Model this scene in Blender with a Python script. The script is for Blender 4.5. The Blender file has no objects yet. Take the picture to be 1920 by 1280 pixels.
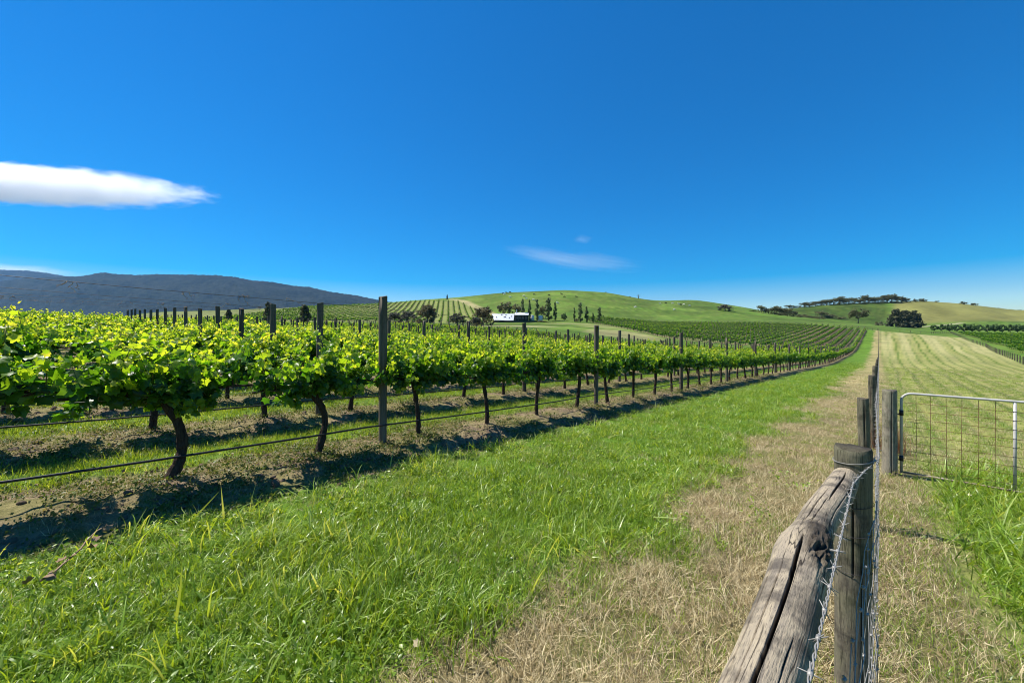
import bpy, math, random
import numpy as np
from mathutils import Vector, Matrix

R_ = math.radians
sc = bpy.context.scene
C = sc.collection

# ------------------------------------------------------------------ camera
TH = R_(43.7)            # the camera looks 43.7 degrees left of the row / fence direction (+Y)
EYE = 1.6
FPX, CX, HY = 720.0, 960.0, 620.0      # focal length, centre column and horizon line in photo pixels
cam_d = bpy.data.cameras.new('camera')
cam_d.sensor_width = 36.0
cam_d.lens = 36.0 * FPX / 1920.0
cam_d.shift_y = -(640.0 - HY) / 1920.0
cam_d.clip_start = 0.05
cam_d.clip_end = 60000.0
cam = bpy.data.objects.new('camera', cam_d)
cam.location = (0, 0, EYE)
cam.rotation_euler = (R_(90), 0, TH)
C.objects.link(cam)
sc.camera = cam

# ------------------------------------------------------------------ sky and sun
SUN_EL = R_(57)
SUN_DIR = Vector((-0.90 * math.cos(SUN_EL), -0.436 * math.cos(SUN_EL), math.sin(SUN_EL))).normalized()
w = bpy.data.worlds.new('World')
sc.world = w
w.use_nodes = True
nt = w.node_tree
nt.nodes.clear()
sky = nt.nodes.new('ShaderNodeTexSky')
sky.sky_type = 'NISHITA'
sky.sun_disc = False
sky.sun_elevation = SUN_EL
sky.sun_rotation = math.atan2(SUN_DIR.x, SUN_DIR.y)
sky.altitude = 300
sky.air_density = 1.0
sky.dust_density = 0.05
sky.ozone_density = 2.5
hsv = nt.nodes.new('ShaderNodeHueSaturation')
hsv.inputs['Saturation'].default_value = 2.4
hsv.inputs['Hue'].default_value = 0.509
bg = nt.nodes.new('ShaderNodeBackground')
bg.inputs['Strength'].default_value = 0.114
wo = nt.nodes.new('ShaderNodeOutputWorld')
gam = nt.nodes.new('ShaderNodeGamma')
gam.inputs['Gamma'].default_value = 0.82
nt.links.new(sky.outputs[0], gam.inputs['Color'])
nt.links.new(gam.outputs[0], hsv.inputs['Color'])
nt.links.new(hsv.outputs[0], bg.inputs['Color'])
nt.links.new(bg.outputs[0], wo.inputs['Surface'])

sun_d = bpy.data.lights.new('sun', 'SUN')
sun_d.energy = 5.0
sun_d.angle = R_(0.53)
sun_d.color = (1.0, 0.95, 0.87)
sun = bpy.data.objects.new('sun', sun_d)
sun.rotation_euler = SUN_DIR.to_track_quat('Z', 'Y').to_euler()
C.objects.link(sun)

sc.view_settings.view_transform = 'Standard'
sc.view_settings.look = 'None'
sc.view_settings.gamma = 1.0
sc.view_settings.exposure = 0.72
sc.view_settings.use_curve_mapping = False
sc.render.engine = 'CYCLES'
sc.cycles.use_denoising = True
sc.cycles.filter_width = 1.0
sc.cycles.sample_clamp_indirect = 4.0
sc.cycles.max_bounces = 8
sc.cycles.diffuse_bounces = 3
sc.cycles.glossy_bounces = 2
sc.cycles.transmission_bounces = 6
sc.cycles.transparent_max_bounces = 8
sc.cycles.volume_bounces = 6
sc.cycles.caustics_reflective = False
sc.cycles.caustics_refractive = False

rng = np.random.default_rng(7)
random.seed(7)

# ------------------------------------------------------------------ numeric helpers
def smooth(a, b, x):
    t = np.clip((np.asarray(x, float) - a) / (b - a), 0, 1)
    return t * t * (3 - 2 * t)

def hash2(ix, iy, seed):
    h = (ix.astype(np.int64) * 374761393 + iy.astype(np.int64) * 668265263 + seed * 974711) & 0x7fffffff
    h = ((h ^ (h >> 13)) * 1274126177) & 0x7fffffff
    h = (h ^ (h >> 16)) & 0xffff
    return h / 65535.0

def vnoise(x, y, seed=0):
    x = np.asarray(x, float); y = np.asarray(y, float)
    ix = np.floor(x); iy = np.floor(y)
    fx = x - ix; fy = y - iy
    fx = fx * fx * (3 - 2 * fx); fy = fy * fy * (3 - 2 * fy)
    a = hash2(ix, iy, seed); b = hash2(ix + 1, iy, seed)
    c = hash2(ix, iy + 1, seed); d = hash2(ix + 1, iy + 1, seed)
    return (a * (1 - fx) + b * fx) * (1 - fy) + (c * (1 - fx) + d * fx) * fy

def fbm(x, y, seed=0, octv=3):
    s = 0; a = 0.5; t = 0
    for o in range(octv):
        s = s + a * vnoise(x, y, seed + o * 17); t += a
        x = x * 2.03; y = y * 2.03; a *= 0.5
    return s / t

ST, CT = math.sin(TH), math.cos(TH)
def to_world(px, z):
    xc = (px - CX) / FPX * z
    return (CT * xc - ST * z, ST * xc + CT * z)

def to_cam(x, y):
    return (CT * x + ST * y, -ST * x + CT * y)      # right, depth

def project(x, y, z):
    xc, d = to_cam(np.asarray(x, float), np.asarray(y, float))
    d = np.where(np.abs(d) < 1e-3, 1e-3, d)
    return CX + FPX * xc / d, HY - FPX * (z - EYE) / d, d

# ------------------------------------------------------------------ terrain (heights by azimuth and distance)
ZK = [60, 110, 160, 210, 260, 310, 360, 410, 480, 600, 800, 1200]
TAB = {
 0:    [2.2, 2.6, 3, 3, 3, 3, 3, 3, 2, 0, 0, 0],
 150:  [2.0, 2.8, 3.6, 4.5, 6, 7, 8, 8, 6, 2, 0, 0],
 280:  [1.9, 3, 5, 7, 11, 15, 19.5, 21.5, 18, 8, 0, 0],
 480:  [1.6, 3, 5, 8, 12.4, 17.5, 22, 25.5, 24, 15, 5, 0],
 700:  [1.0, 2.8, 4.6, 7.2, 12, 18.4, 26, 30.5, 28, 20, 8, 0],
 790:  [0.8, 2.6, 4.4, 6.5, 10.6, 17.5, 27.6, 34.6, 33, 24, 10, 0],
 860:  [0.3, 2.2, 3.9, 6, 11, 18.8, 29, 37, 36, 26, 10, 0],
 940:  [-.3, 1.7, 3.6, 6, 12.5, 21.4, 32, 41.4, 41, 30, 12, 0],
 1060: [-1, .6, 3.2, 6.5, 13.5, 24, 35.5, 44, 44, 34, 15, 0],
 1140: [-1.5, -.3, 3, 5.5, 11.7, 21.4, 33, 42, 42, 34, 18, 0],
 1225: [-2.0, -1.3, 2.0, 4.5, 8, 16, 25, 33.5, 38, 36, 22, 5],
 1300: [-2.3, -2.0, 1.4, 4.2, 7.2, 14.5, 22.6, 30.6, 41.6, 38, 26, 8],
 1400: [-2.6, -2.6, 0.8, 4.0, 7.0, 12.5, 19.6, 25.5, 31.5, 33, 25, 10],
 1475: [-2.9, -3.0, 0.2, 4.0, 7.5, 11.5, 15.8, 16, 20, 35, 30, 15],
 1550: [-3.3, -3.8, -.6, 3.6, 7, 10.4, 12.4, 11, 17, 41.6, 36, 18],
 1609: [-3.6, -4.4, -1.2, 2.6, 5.2, 7.6, 8.2, 6, 14, 44.5, 40, 20],
 1648: [-3.8, -4.6, -1.5, 2.0, 4.2, 6.6, 4.5, 3.5, 12, 44.9, 42, 20],
 1720: [-3.8, -4.4, -2.0, .8, 2.2, 3.6, 3, 4, 12, 47.5, 46, 20],
 1770: [-3.8, -4.3, -2.6, -.2, 1.5, 3.2, 4, 6, 14, 46, 45, 20],
 1840: [-3.8, -4.2, -3, -1, 1, 3, 5.5, 8.5, 17, 39, 38, 20],
 1920: [-3.8, -4.0, -3, -1, 1, 3, 5.5, 8, 14, 31, 30, 18],
}
for p_, f_ in ((700, 1.03), (790, 1.05), (860, 1.06), (940, 1.07), (1060, 1.07), (1140, 1.06), (1225, 1.03), (1300, 1.04)):
    TAB[p_] = [v * (f_ if i_ in (6, 7, 8) else 1) for i_, v in enumerate(TAB[p_])]
for p_ in (1475, 1550, 1609, 1648, 1720, 1770, 1840, 1920):
    TAB[p_] = [v * (1.12 if i_ >= 9 else 1) for i_, v in enumerate(TAB[p_])]
A_STEP, LR0, LR1, NLR = 0.5, math.log(30.0), math.log(1700.0), 260
def near_plane(x, y):
    return -0.045 * np.clip(y, -15, 90) + 0.03 * np.clip(-x - 6, 0, 70)

def build_table():
    pxs = sorted(TAB)
    azs = np.array([math.degrees(TH - math.atan((p - CX) / FPX)) for p in pxs])   # falling
    lr = np.linspace(LR0, LR1, NLR)
    rr = np.exp(lr)
    prof = []
    for p in pxs:
        cosa = math.cos(math.atan((p - CX) / FPX))
        zk = [8, 20, 32, 44] + ZK
        hk = []
        for z_ in zk[:4]:
            xc = (p - CX) / FPX * z_
            hk.append(float(near_plane(np.array(CT * xc - ST * z_), np.array(ST * xc + CT * z_))))
        prof.append(np.interp(rr, np.array(zk) / cosa, hk + list(TAB[p])))
    prof = np.array(prof)
    az_grid = np.arange(-60, 160 + A_STEP, A_STEP)
    order = np.argsort(azs)
    G = np.array([np.interp(az_grid, azs[order], prof[order, j]) for j in range(NLR)]).T
    def blur(a, axis, n, it):
        k = np.hanning(n + 2)[1:-1]; k /= k.sum()
        for _ in range(it):
            pad = [(0, 0), (0, 0)]; pad[axis] = (n // 2, n // 2)
            b = np.pad(a, pad, mode='edge')
            a = np.apply_along_axis(lambda v: np.convolve(v, k, 'valid'), axis, b)
        return a
    G = blur(G, 1, 15, 2)
    G = blur(G, 0, 7, 2)
    return az_grid, lr, G
AZG, LRG, GTAB = build_table()

def Hbase(x, y):
    x = np.asarray(x, float); y = np.asarray(y, float)
    r = np.hypot(x, y) + 1e-6
    az = np.degrees(np.arctan2(-x, y))
    near = near_plane(x, y)
    fa = np.clip((az - AZG[0]) / A_STEP, 0, len(AZG) - 1.001)
    fr = np.clip((np.log(r) - LR0) / (LR1 - LR0) * (NLR - 1), 0, NLR - 1.001)
    ia = fa.astype(int); ir = fr.astype(int); ta = fa - ia; tr = fr - ir
    tab = (GTAB[ia, ir] * (1 - ta) + GTAB[ia + 1, ir] * ta) * (1 - tr) + (GTAB[ia, ir + 1] * (1 - ta) + GTAB[ia + 1, ir + 1] * ta) * tr
    wgt = smooth(38, 75, r)
    h = near * (1 - wgt) + tab * wgt
    return h * (1 - smooth(1200, 2500, r)) - 4 * smooth(1200, 2500, r)

ROW0, ROWW = 5.3, 2.5
def row_off(x):
    """signed distance from the nearest row line of the near vineyard, and the row index"""
    L = -np.asarray(x, float)
    k = np.maximum(np.round((L - ROW0) / ROWW), 0)
    return L - (ROW0 + k * ROWW), k

def H(x, y):
    x = np.asarray(x, float); y = np.asarray(y, float)
    r = np.hypot(x, y)
    off, k = row_off(x)
    nearw = 1 - smooth(40, 80, r)
    berm = 0.085 * np.exp(-(off / 0.42) ** 2) * (x < -4.0)
    rough = (fbm(x * 3.1, y * 3.1, 5, 3) - 0.5) * 0.10 + (fbm(x * 9, y * 9, 9, 2) - 0.5) * 0.035
    soil = (np.abs(off) < 0.95) & (x < -4.2)
    ditch = -0.05 * np.exp(-((off + 0.78) / 0.2) ** 2) * (x < -4.0)
    hay = (x > 1.0) * 0.035 * smooth(-.6, .3, -np.sin(hay_v(x, y) * 2 * np.pi / 2.3)) * smooth(8, 14, y)
    return Hbase(x, y) + nearw * (berm + ditch + rough * np.where(soil, 1.1, 0.55) + hay)

def hay_v(x, y):
    x = np.asarray(x, float); y = np.asarray(y, float)
    return x / np.interp(y, [0, 10, 34, 60, 98, 200, 300, 400], [7.5, 8.5, 11, 13.5, 16.5, 25.5, 29, 31]) * 30 + 1.5 * (fbm(x * .05, y * .03, 77, 2) - .5)

def Hs(x, y):
    return float(H(np.array([x]), np.array([y]))[0])

def raycast(px, py, z0=60, z1=700):
    zz = np.linspace(z0, z1, 1500)
    xc = (px - CX) / FPX * zz
    X = CT * xc - ST * zz; Y = ST * xc + CT * zz
    h = Hbase(X, Y); ray = EYE + (HY - py) / FPX * zz
    i = np.nonzero(h >= ray)[0]
    i = i[0] if len(i) else int(np.argmin(ray - h))
    return X[i], Y[i], float(h[i])

# ------------------------------------------------------------------ mesh and object helpers
def mk_mesh(name, verts, faces, mats=(), smooth_=False, attrs=None, fmat=None):
    me = bpy.data.meshes.new(name)
    verts = np.asarray(verts, np.float32)
    if isinstance(faces, np.ndarray) and faces.ndim == 2:
        n = faces.shape[1]
        me.vertices.add(len(verts)); me.vertices.foreach_set('co', verts.ravel())
        me.loops.add(faces.size); me.loops.foreach_set('vertex_index', faces.astype(np.int32).ravel())
        me.polygons.add(len(faces))
        me.polygons.foreach_set('loop_start', np.arange(len(faces), dtype=np.int32) * n)
        me.polygons.foreach_set('loop_total', np.full(len(faces), n, np.int32))
    else:
        me.from_pydata(verts.tolist(), [], faces)
    if smooth_:
        me.polygons.foreach_set('use_smooth', np.ones(len(me.polygons), bool))
    if fmat is not None:
        me.polygons.foreach_set('material_index', np.asarray(fmat, np.int32))
    for k, v in (attrs or {}).items():
        v = np.asarray(v, np.float32)
        if v.ndim == 1:
            a = me.attributes.new(k, 'FLOAT', 'POINT'); a.data.foreach_set('value', v)
        else:
            a = me.attributes.new(k, 'FLOAT_COLOR', 'POINT')
            c4 = np.ones((len(v), 4), np.float32); c4[:, :3] = v
            a.data.foreach_set('color', c4.ravel())
    me.update(calc_edges=True); me.validate()
    for m in mats:
        me.materials.append(m)
    return me

def link(name, data, parent=None, loc=(0, 0, 0), rot=(0, 0, 0), scale=(1, 1, 1)):
    o = bpy.data.objects.new(name, data)
    C.objects.link(o)
    o.location = loc; o.rotation_euler = rot; o.scale = scale
    if parent is not None:
        o.parent = parent
    return o

def tag(o, label=None, cat=None, group=None, kind=None):
    if label: o['label'] = label
    if cat: o['category'] = cat
    if group: o['group'] = group
    if kind: o['kind'] = kind
    return o

class MB:
    """collects vertices and faces of one mesh"""
    def __init__(s):
        s.v = []; s.f = []; s.n = 0; s.m = []
    def add(s, v, f, mi=0):
        v = [tuple(map(float, p)) for p in v]
        s.v += v
        s.f += [tuple(int(i) + s.n for i in q) for q in f]
        s.m += [mi] * len(f)
        s.n += len(v)
    def box(s, c, d, rz=0, mi=0, taper=1.0):
        cx, cy, cz = c; dx, dy, dz = (q / 2 for q in d)
        co, si = math.cos(rz), math.sin(rz)
        vs = []
        for z, t in ((-dz, 1.0), (dz, taper)):
            for x, y in ((-dx, -dy), (dx, -dy), (dx, dy), (-dx, dy)):
                x *= t; y *= t
                vs.append((cx + x * co - y * si, cy + x * si + y * co, cz + z))
        s.add(vs, [(0, 3, 2, 1), (4, 5, 6, 7), (0, 1, 5, 4), (1, 2, 6, 5), (2, 3, 7, 6), (3, 0, 4, 7)], mi)
    def tube(s, pts, rad, n=8, jit=0.0, seed=0, cap=True, mi=0):
        pts = [Vector(p) for p in pts]
        m = len(pts)
        rad = [rad] * m if np.isscalar(rad) else list(rad)
        rs = random.Random(seed)
        vs = []; up = None
        for i, p in enumerate(pts):
            t = (pts[min(i + 1, m - 1)] - pts[max(i - 1, 0)]).normalized()
            if up is None:
                up = Vector((1, 0, 0)) if abs(t.z) > .7 else Vector((0, 0, 1))
            a = t.cross(up).normalized(); b = a.cross(t).normalized(); up = b
            for j in range(n):
                th = 2 * math.pi * j / n
                r = rad[i] * (1 + jit * (rs.random() - .5))
                vs.append(p + a * (math.cos(th) * r) + b * (math.sin(th) * r))
        f = []
        for i in range(m - 1):
            for j in range(n):
                f.append((i * n + j, i * n + (j + 1) % n, (i + 1) * n + (j + 1) % n, (i + 1) * n + j))
        if cap:
            f.append(tuple(range(n - 1, -1, -1))); f.append(tuple(range((m - 1) * n, m * n)))
        s.add(vs, f, mi)
    def mesh(s, name, mats, smooth_=False):
        return mk_mesh(name, s.v, s.f, mats, smooth_, fmat=s.m if any(s.m) else None)

# ------------------------------------------------------------------ material helpers
def new_mat(name):
    m = bpy.data.materials.new(name); m.use_nodes = True
    nt = m.node_tree; nt.nodes.clear()
    out = nt.nodes.new('ShaderNodeOutputMaterial')
    return m, nt, out

def N(nt, typ, ins=None, **props):
    n = nt.nodes.new(typ)
    for k, v in props.items():
        setattr(n, k, v)
    for k, v in (ins or {}).items():
        s = n.inputs[k]
        if isinstance(v, bpy.types.NodeSocket):
            nt.links.new(v, s)
        else:
            s.default_value = v
    return n

def math_(nt, op, a, b=0.0, c=None):
    n = nt.nodes.new('ShaderNodeMath'); n.operation = op
    for i, v in enumerate((a, b, c)):
        if v is None: continue
        if isinstance(v, bpy.types.NodeSocket): nt.links.new(v, n.inputs[i])
        else: n.inputs[i].default_value = v
    return n.outputs[0]

def mixc(nt, fac, a, b, blend='MIX'):
    n = nt.nodes.new('ShaderNodeMix'); n.data_type = 'RGBA'; n.blend_type = blend
    for idx, v in ((0, fac), (6, a), (7, b)):
        if isinstance(v, bpy.types.NodeSocket): nt.links.new(v, n.inputs[idx])
        else: n.inputs[idx].default_value = v if idx == 0 else (tuple(v) + (1,) if len(v) == 3 else v)
    return n.outputs[2]

def ramp(nt, fac, stops):
    n = nt.nodes.new('ShaderNodeValToRGB')
    e = n.color_ramp.elements
    while len(e) > 1: e.remove(e[-1])
    e[0].position = stops[0][0]; e[0].color = tuple(stops[0][1]) + (1,)
    for p, c in stops[1:]:
        q = e.new(p); q.color = tuple(c) + (1,)
    nt.links.new(fac, n.inputs[0])
    return n.outputs[0]

def noise(nt, scale, vec=None, detail=3, rough=.55, dims='3D'):
    n = nt.nodes.new('ShaderNodeTexNoise'); n.noise_dimensions = dims
    n.inputs['Scale'].default_value = scale; n.inputs['Detail'].default_value = detail
    n.inputs['Roughness'].default_value = rough
    if vec is not None: nt.links.new(vec, n.inputs['Vector'])
    return n.outputs[0]

def attr(nt, name):
    n = nt.nodes.new('ShaderNodeAttribute'); n.attribute_name = name
    return n

def leafy(name, stops, trans=(.55, .75, .05), tfac=.35, rough=.45, spec=.4, rand=.35, bump=0):
    """leaf or blade material: colour by the 'tone' value of each leaf, light passing through it"""
    m, nt, out = new_mat(name)
    t = attr(nt, 'tone').outputs['Fac']
    inf = nt.nodes.new('ShaderNodeObjectInfo').outputs['Random']
    f = math_(nt, 'ADD', t, math_(nt, 'MULTIPLY', math_(nt, 'SUBTRACT', inf, .5), rand))
    col = ramp(nt, f, stops)
    b = N(nt, 'ShaderNodeBsdfPrincipled', {'Base Color': col, 'Roughness': rough, 'Specular IOR Level': spec})
    tcol = mixc(nt, 1.0, col, trans, 'MULTIPLY')
    tr = N(nt, 'ShaderNodeBsdfTranslucent', {'Color': tcol})
    mx = N(nt, 'ShaderNodeMixShader', {0: tfac, 1: b.outputs[0], 2: tr.outputs[0]})
    nt.links.new(mx.outputs[0], out.inputs['Surface'])
    return m

def plain(name, c1, c2, scale=20, rough=.8, metal=0.0, stretch=(1, 1, 1), bump=.3, spec=.3, coords='Object', detail=4, dist=.01):
    m, nt, out = new_mat(name)
    tc = nt.nodes.new('ShaderNodeTexCoord').outputs[coords]
    mp = N(nt, 'ShaderNodeMapping', {'Vector': tc, 'Scale': stretch}).outputs[0]
    n1 = noise(nt, scale, mp, detail, .65)
    f = math_(nt, 'SMOOTH_MIN', math_(nt, 'MULTIPLY_ADD', n1, 2.2, -.6), 1.0, .1)
    col = mixc(nt, f, c1, c2)
    b = N(nt, 'ShaderNodeBsdfPrincipled', {'Base Color': col, 'Roughness': rough, 'Metallic': metal, 'Specular IOR Level': spec})
    if bump:
        bp = N(nt, 'ShaderNodeBump', {'Height': n1, 'Strength': bump, 'Distance': dist})
        nt.links.new(bp.outputs[0], b.inputs['Normal'])
    nt.links.new(b.outputs[0], out.inputs['Surface'])
    return m

M = {}
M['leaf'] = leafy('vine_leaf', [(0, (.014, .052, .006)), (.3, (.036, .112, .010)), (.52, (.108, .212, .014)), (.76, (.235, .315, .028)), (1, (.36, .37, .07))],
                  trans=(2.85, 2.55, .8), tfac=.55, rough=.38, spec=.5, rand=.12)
M['grass'] = leafy('green_grass', [(0, (.048, .108, .006)), (.4, (.128, .232, .010)), (.72, (.23, .355, .032)), (1, (.37, .45, .14))],
                   trans=(2.4, 1.85, .7), tfac=.42, rough=.36, spec=.5, rand=.4)
M['straw'] = leafy('dry_grass', [(0, (.23, .165, .075)), (.5, (.47, .375, .195)), (1, (.72, .62, .38))],
                   trans=(1.1, 1.0, .8), tfac=.25, rough=.6, spec=.25, rand=.5)
M['weed'] = leafy('low_weed', [(0, (.06, .10, .015)), (.5, (.12, .16, .03)), (1, (.26, .22, .09))],
                  trans=(1.5, 1.4, .8), tfac=.3, rough=.5, spec=.3, rand=.6)
M['rustweed'] = leafy('dry_weed_stems', [(0, (.16, .055, .025)), (1, (.34, .15, .07))], trans=(1.1, .9, .7), tfac=.2, rough=.7, spec=.15)
M['bark'] = plain('vine_bark', (.014, .010, .008), (.085, .060, .044), 60, .95, stretch=(1, 1, .22), bump=1.0, spec=.1)
M['post'] = plain('weathered_timber', (.060, .050, .038), (.19, .16, .118), 26, .9, stretch=(1, 1, .06), bump=.6, spec=.15)
M['postdark'] = plain('dark_weathered_timber', (.045, .038, .030), (.15, .125, .092), 26, .9, stretch=(1, 1, .06), bump=.6, spec=.15)
M['hose'] = plain('black_poly_pipe', (.010, .010, .011), (.022, .022, .024), 30, .45, bump=0, spec=.4)
M['wire'] = plain('galvanised_wire', (.20, .19, .17), (.34, .325, .295), 40, .5, .2, bump=0)
M['thinwire'] = plain('aged_wire', (.022, .022, .024), (.06, .06, .062), 40, .5, .6, bump=0)
M['gal'] = plain('galvanised_pipe', (.36, .345, .31), (.52, .50, .46), 14, .5, .08, bump=0)
M['rustpipe'] = plain('rust_streaked_pipe', (.15, .085, .05), (.36, .31, .26), 9, .7, .1, bump=0)
M['rust'] = plain('rusty_wire', (.075, .034, .016), (.17, .085, .04), 40, .85, .2, bump=0)
M['clod'] = plain('soil_clod', (.075, .053, .036), (.20, .15, .105), 9, .95, bump=.5, spec=.1)
M['litter'] = plain('dead_leaf', (.16, .095, .05), (.34, .24, .15), 12, .8, bump=.2, spec=.2)
M['gum'] = leafy('gum_leaves', [(0, (.055, .060, .026)), (.5, (.13, .135, .062)), (1, (.25, .24, .13))], trans=(1.2, 1.2, .8), tfac=.36, rough=.55, spec=.25, rand=.3)
M['conifer'] = leafy('conifer_needles', [(0, (.032, .038, .018)), (.5, (.075, .082, .042)), (1, (.14, .145, .08))], trans=(1.2, 1.2, .8), tfac=.3, rough=.6, spec=.2, rand=.3)
M['poplar'] = leafy('poplar_leaves', [(0, (.050, .080, .034)), (.5, (.115, .155, .070)), (1, (.20, .24, .13))], trans=(1.3, 1.3, .8), tfac=.42, rough=.5, spec=.25, rand=.3)
M['brownleaf'] = leafy('brown_leaves', [(0, (.060, .055, .027)), (.5, (.13, .115, .060)), (1, (.24, .21, .125))], trans=(1.2, 1.1, .8), tfac=.32, rough=.6, spec=.2, rand=.3)
M['greyleaf'] = leafy('grey_twigs', [(0, (.055, .054, .036)), (.5, (.11, .108, .075)), (1, (.18, .175, .13))], trans=(1, 1, .9), tfac=.12, rough=.7, spec=.15, rand=.3)
M['roundleaf'] = leafy('dark_green_leaves', [(0, (.022, .055, .018)), (.5, (.055, .105, .035)), (1, (.12, .18, .075))], trans=(1.2, 1.2, .7), tfac=.36, rough=.5, spec=.25, rand=.3)
M['treebark'] = plain('grey_bark', (.08, .065, .05), (.24, .21, .17), 8, .9, stretch=(1, 1, .3), bump=.4)
M['palebark'] = plain('pale_bark', (.35, .31, .25), (.6, .56, .48), 6, .8, stretch=(1, 1, .4), bump=.2)
M['roofm'] = plain('pale_sheet_roof', (.62, .64, .66), (.78, .79, .80), 3, .42, .15, bump=0)
M['wallm'] = plain('dark_timber_wall', (.020, .018, .018), (.055, .048, .044), 4, .8, bump=.1)
M['whitewall'] = plain('white_render', (.62, .61, .58), (.76, .75, .72), 4, .8, bump=.05)
M['darkgreen'] = plain('dark_green_cladding', (.012, .03, .026), (.03, .055, .048), 3, .7, bump=.05)
M['glass'] = plain('window_glass', (.010, .012, .015), (.02, .024, .03), 3, .12, bump=0, spec=.6)
M['whitehide'] = plain('pale_hide', (.62, .58, .50), (.80, .77, .70), 3, .9, bump=0)
M['blackhide'] = plain('black_hide', (.008, .007, .007), (.025, .02, .018), 3, .8, bump=0)

# timber of the brace rail and the strainer post: grey weathering over tan, dark in the checks
def wood_mat(name, tan, grey, dark, axis_scale, green=0.0):
    m, nt, out = new_mat(name)
    tc = nt.nodes.new('ShaderNodeTexCoord').outputs['Object']
    mp = N(nt, 'ShaderNodeMapping', {'Vector': tc, 'Scale': axis_scale}).outputs[0]
    grain = noise(nt, 9, mp, 8, .72)
    blot = noise(nt, 7.5, tc, 5, .62)
    fine = noise(nt, 70, mp, 4, .6)
    col = mixc(nt, math_(nt, 'MULTIPLY_ADD', grain, 2.4, -.7), grey, tan)
    col = mixc(nt, ramp(nt, blot, [(.50, (0, 0, 0)), (.64, (.8, .8, .8))]), col, dark)
    col = mixc(nt, math_(nt, 'MULTIPLY', ramp(nt, fine, [(.36, (1, 1, 1)), (.47, (0, 0, 0))]), .65), col, dark)
    hm = N(nt, 'ShaderNodeMapping', {'Vector': tc, 'Scale': tuple(1.0 if s_ > 1 else .035 for s_ in axis_scale)}).outputs[0]
    hn = noise(nt, 38, hm, 2, .5)
    hl = math_(nt, 'ABSOLUTE', math_(nt, 'SUBTRACT', hn, .5))
    hmask = math_(nt, 'MULTIPLY', ramp(nt, hl, [(.004, (1, 1, 1)), (.016, (0, 0, 0))]), ramp(nt, noise(nt, 5, tc, 2, .5), [(.40, (0, 0, 0)), (.55, (1, 1, 1))]))
    col = mixc(nt, math_(nt, 'MULTIPLY', hmask, .9), col, (.02, .016, .013))
    if green:
        gb = noise(nt, 5, tc, 3, .5)
        col = mixc(nt, math_(nt, 'MULTIPLY', ramp(nt, gb, [(.45, (0, 0, 0)), (.65, (1, 1, 1))]), green), col, (.17, .19, .085))
    kn = attr(nt, 'rot').outputs['Fac']
    col = mixc(nt, kn, col, (.022, .017, .013))  # rotten knot and end grain, plus shade painted inside the cracks
    b = N(nt, 'ShaderNodeBsdfPrincipled', {'Base Color': col, 'Roughness': .88, 'Specular IOR Level': .15})
    hh = math_(nt, 'ADD', math_(nt, 'MULTIPLY', grain, .7), math_(nt, 'MULTIPLY', fine, .5))
    bp = N(nt, 'ShaderNodeBump', {'Height': hh, 'Strength': .75, 'Distance': .005})
    nt.links.new(bp.outputs[0], b.inputs['Normal'])
    nt.links.new(b.outputs[0], out.inputs['Surface'])
    return m
M['rail'] = wood_mat('weathered_log', (.43, .355, .235), (.23, .195, .15), (.07, .06, .05), (6, .55, 6))
M['strainer'] = wood_mat('weathered_strainer_timber', (.20, .175, .115), (.10, .088, .068), (.030, .026, .022), (6, 6, .5), .22)
M['gatepost'] = wood_mat('weathered_gatepost_timber', (.33, .29, .205), (.22, .195, .15), (.11, .095, .075), (6, 6, .35), .25)

# ------------------------------------------------------------------ ground
def near_end(L):
    """how far the near block of rows runs along +Y at a distance L left of the fence"""
    return np.interp(L, [0, 15.5, 15.6, 30, 64, 88], [290, 290, 74, 66, 63, 42])
def hill_start(L):
    return np.interp(L, [0, 15, 50, 110, 130], [120, 120, 122, 178, 200])
def hill_end(L):
    return np.interp(L, [0, 60, 108, 130], [276, 274, 229, 210])
def in_rows(x, y):
    L = -x
    a = (L > 4.3) & (L < 88) & (y < near_end(L) + 1) & (y < 277)
    b = (L > 4.3) & (L < 128) & (y > hill_start(L)) & (y < hill_end(L) + 1)
    return a | b
D2 = np.array([-.80, .60]); N2 = np.array([.60, .80]); W2 = 4.4
def in_left_hill(x, y):
    px, py, d = project(x, y, Hbase(x, y))
    up = np.interp(px, [200, 280, 480, 700, 800, 860, 905, 940], [300, 345, 372, 366, 372, 350, 270, 225])
    lo = np.interp(px, [200, 700, 940], [150, 185, 200])
    return (d > lo) & (d < up) & (px > 200) & (px < 935)
def right_fence_x(y):
    return np.interp(y, [60, 98, 200, 300, 400], [13.5, 16.5, 25.5, 29, 31])
def in_right_vines(x, y):
    return (y > 40) & (y < 352) & (x > right_fence_x(y) + 4) & (x < 160)

def zones(x, y):
    """fractions of each kind of ground cover at a point"""
    off, k = row_off(x)
    n1 = fbm(x * .9, y * .9, 21, 3) - .5
    n2 = fbm(x * .25, y * .25, 31, 3) - .5
    head = smooth(-4.45, -4.15, x + n1 * .5) * (1 - smooth(-1.95, -1.2, x + n1 * 1.7)) * (y < 285)
    dry = smooth(-1.95, -1.2, x + n1 * 1.7) * (1 - smooth(.25, .65, x + n1 * .6)) * (y < 285)
    hayf = smooth(.3, .7, x + n1 * .6) * (1 - smooth(-1, 1.5, x - right_fence_x(y))) * (y < 283) * smooth(-8, -6, y)
    return head, dry, hayf, n1, n2

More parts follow.
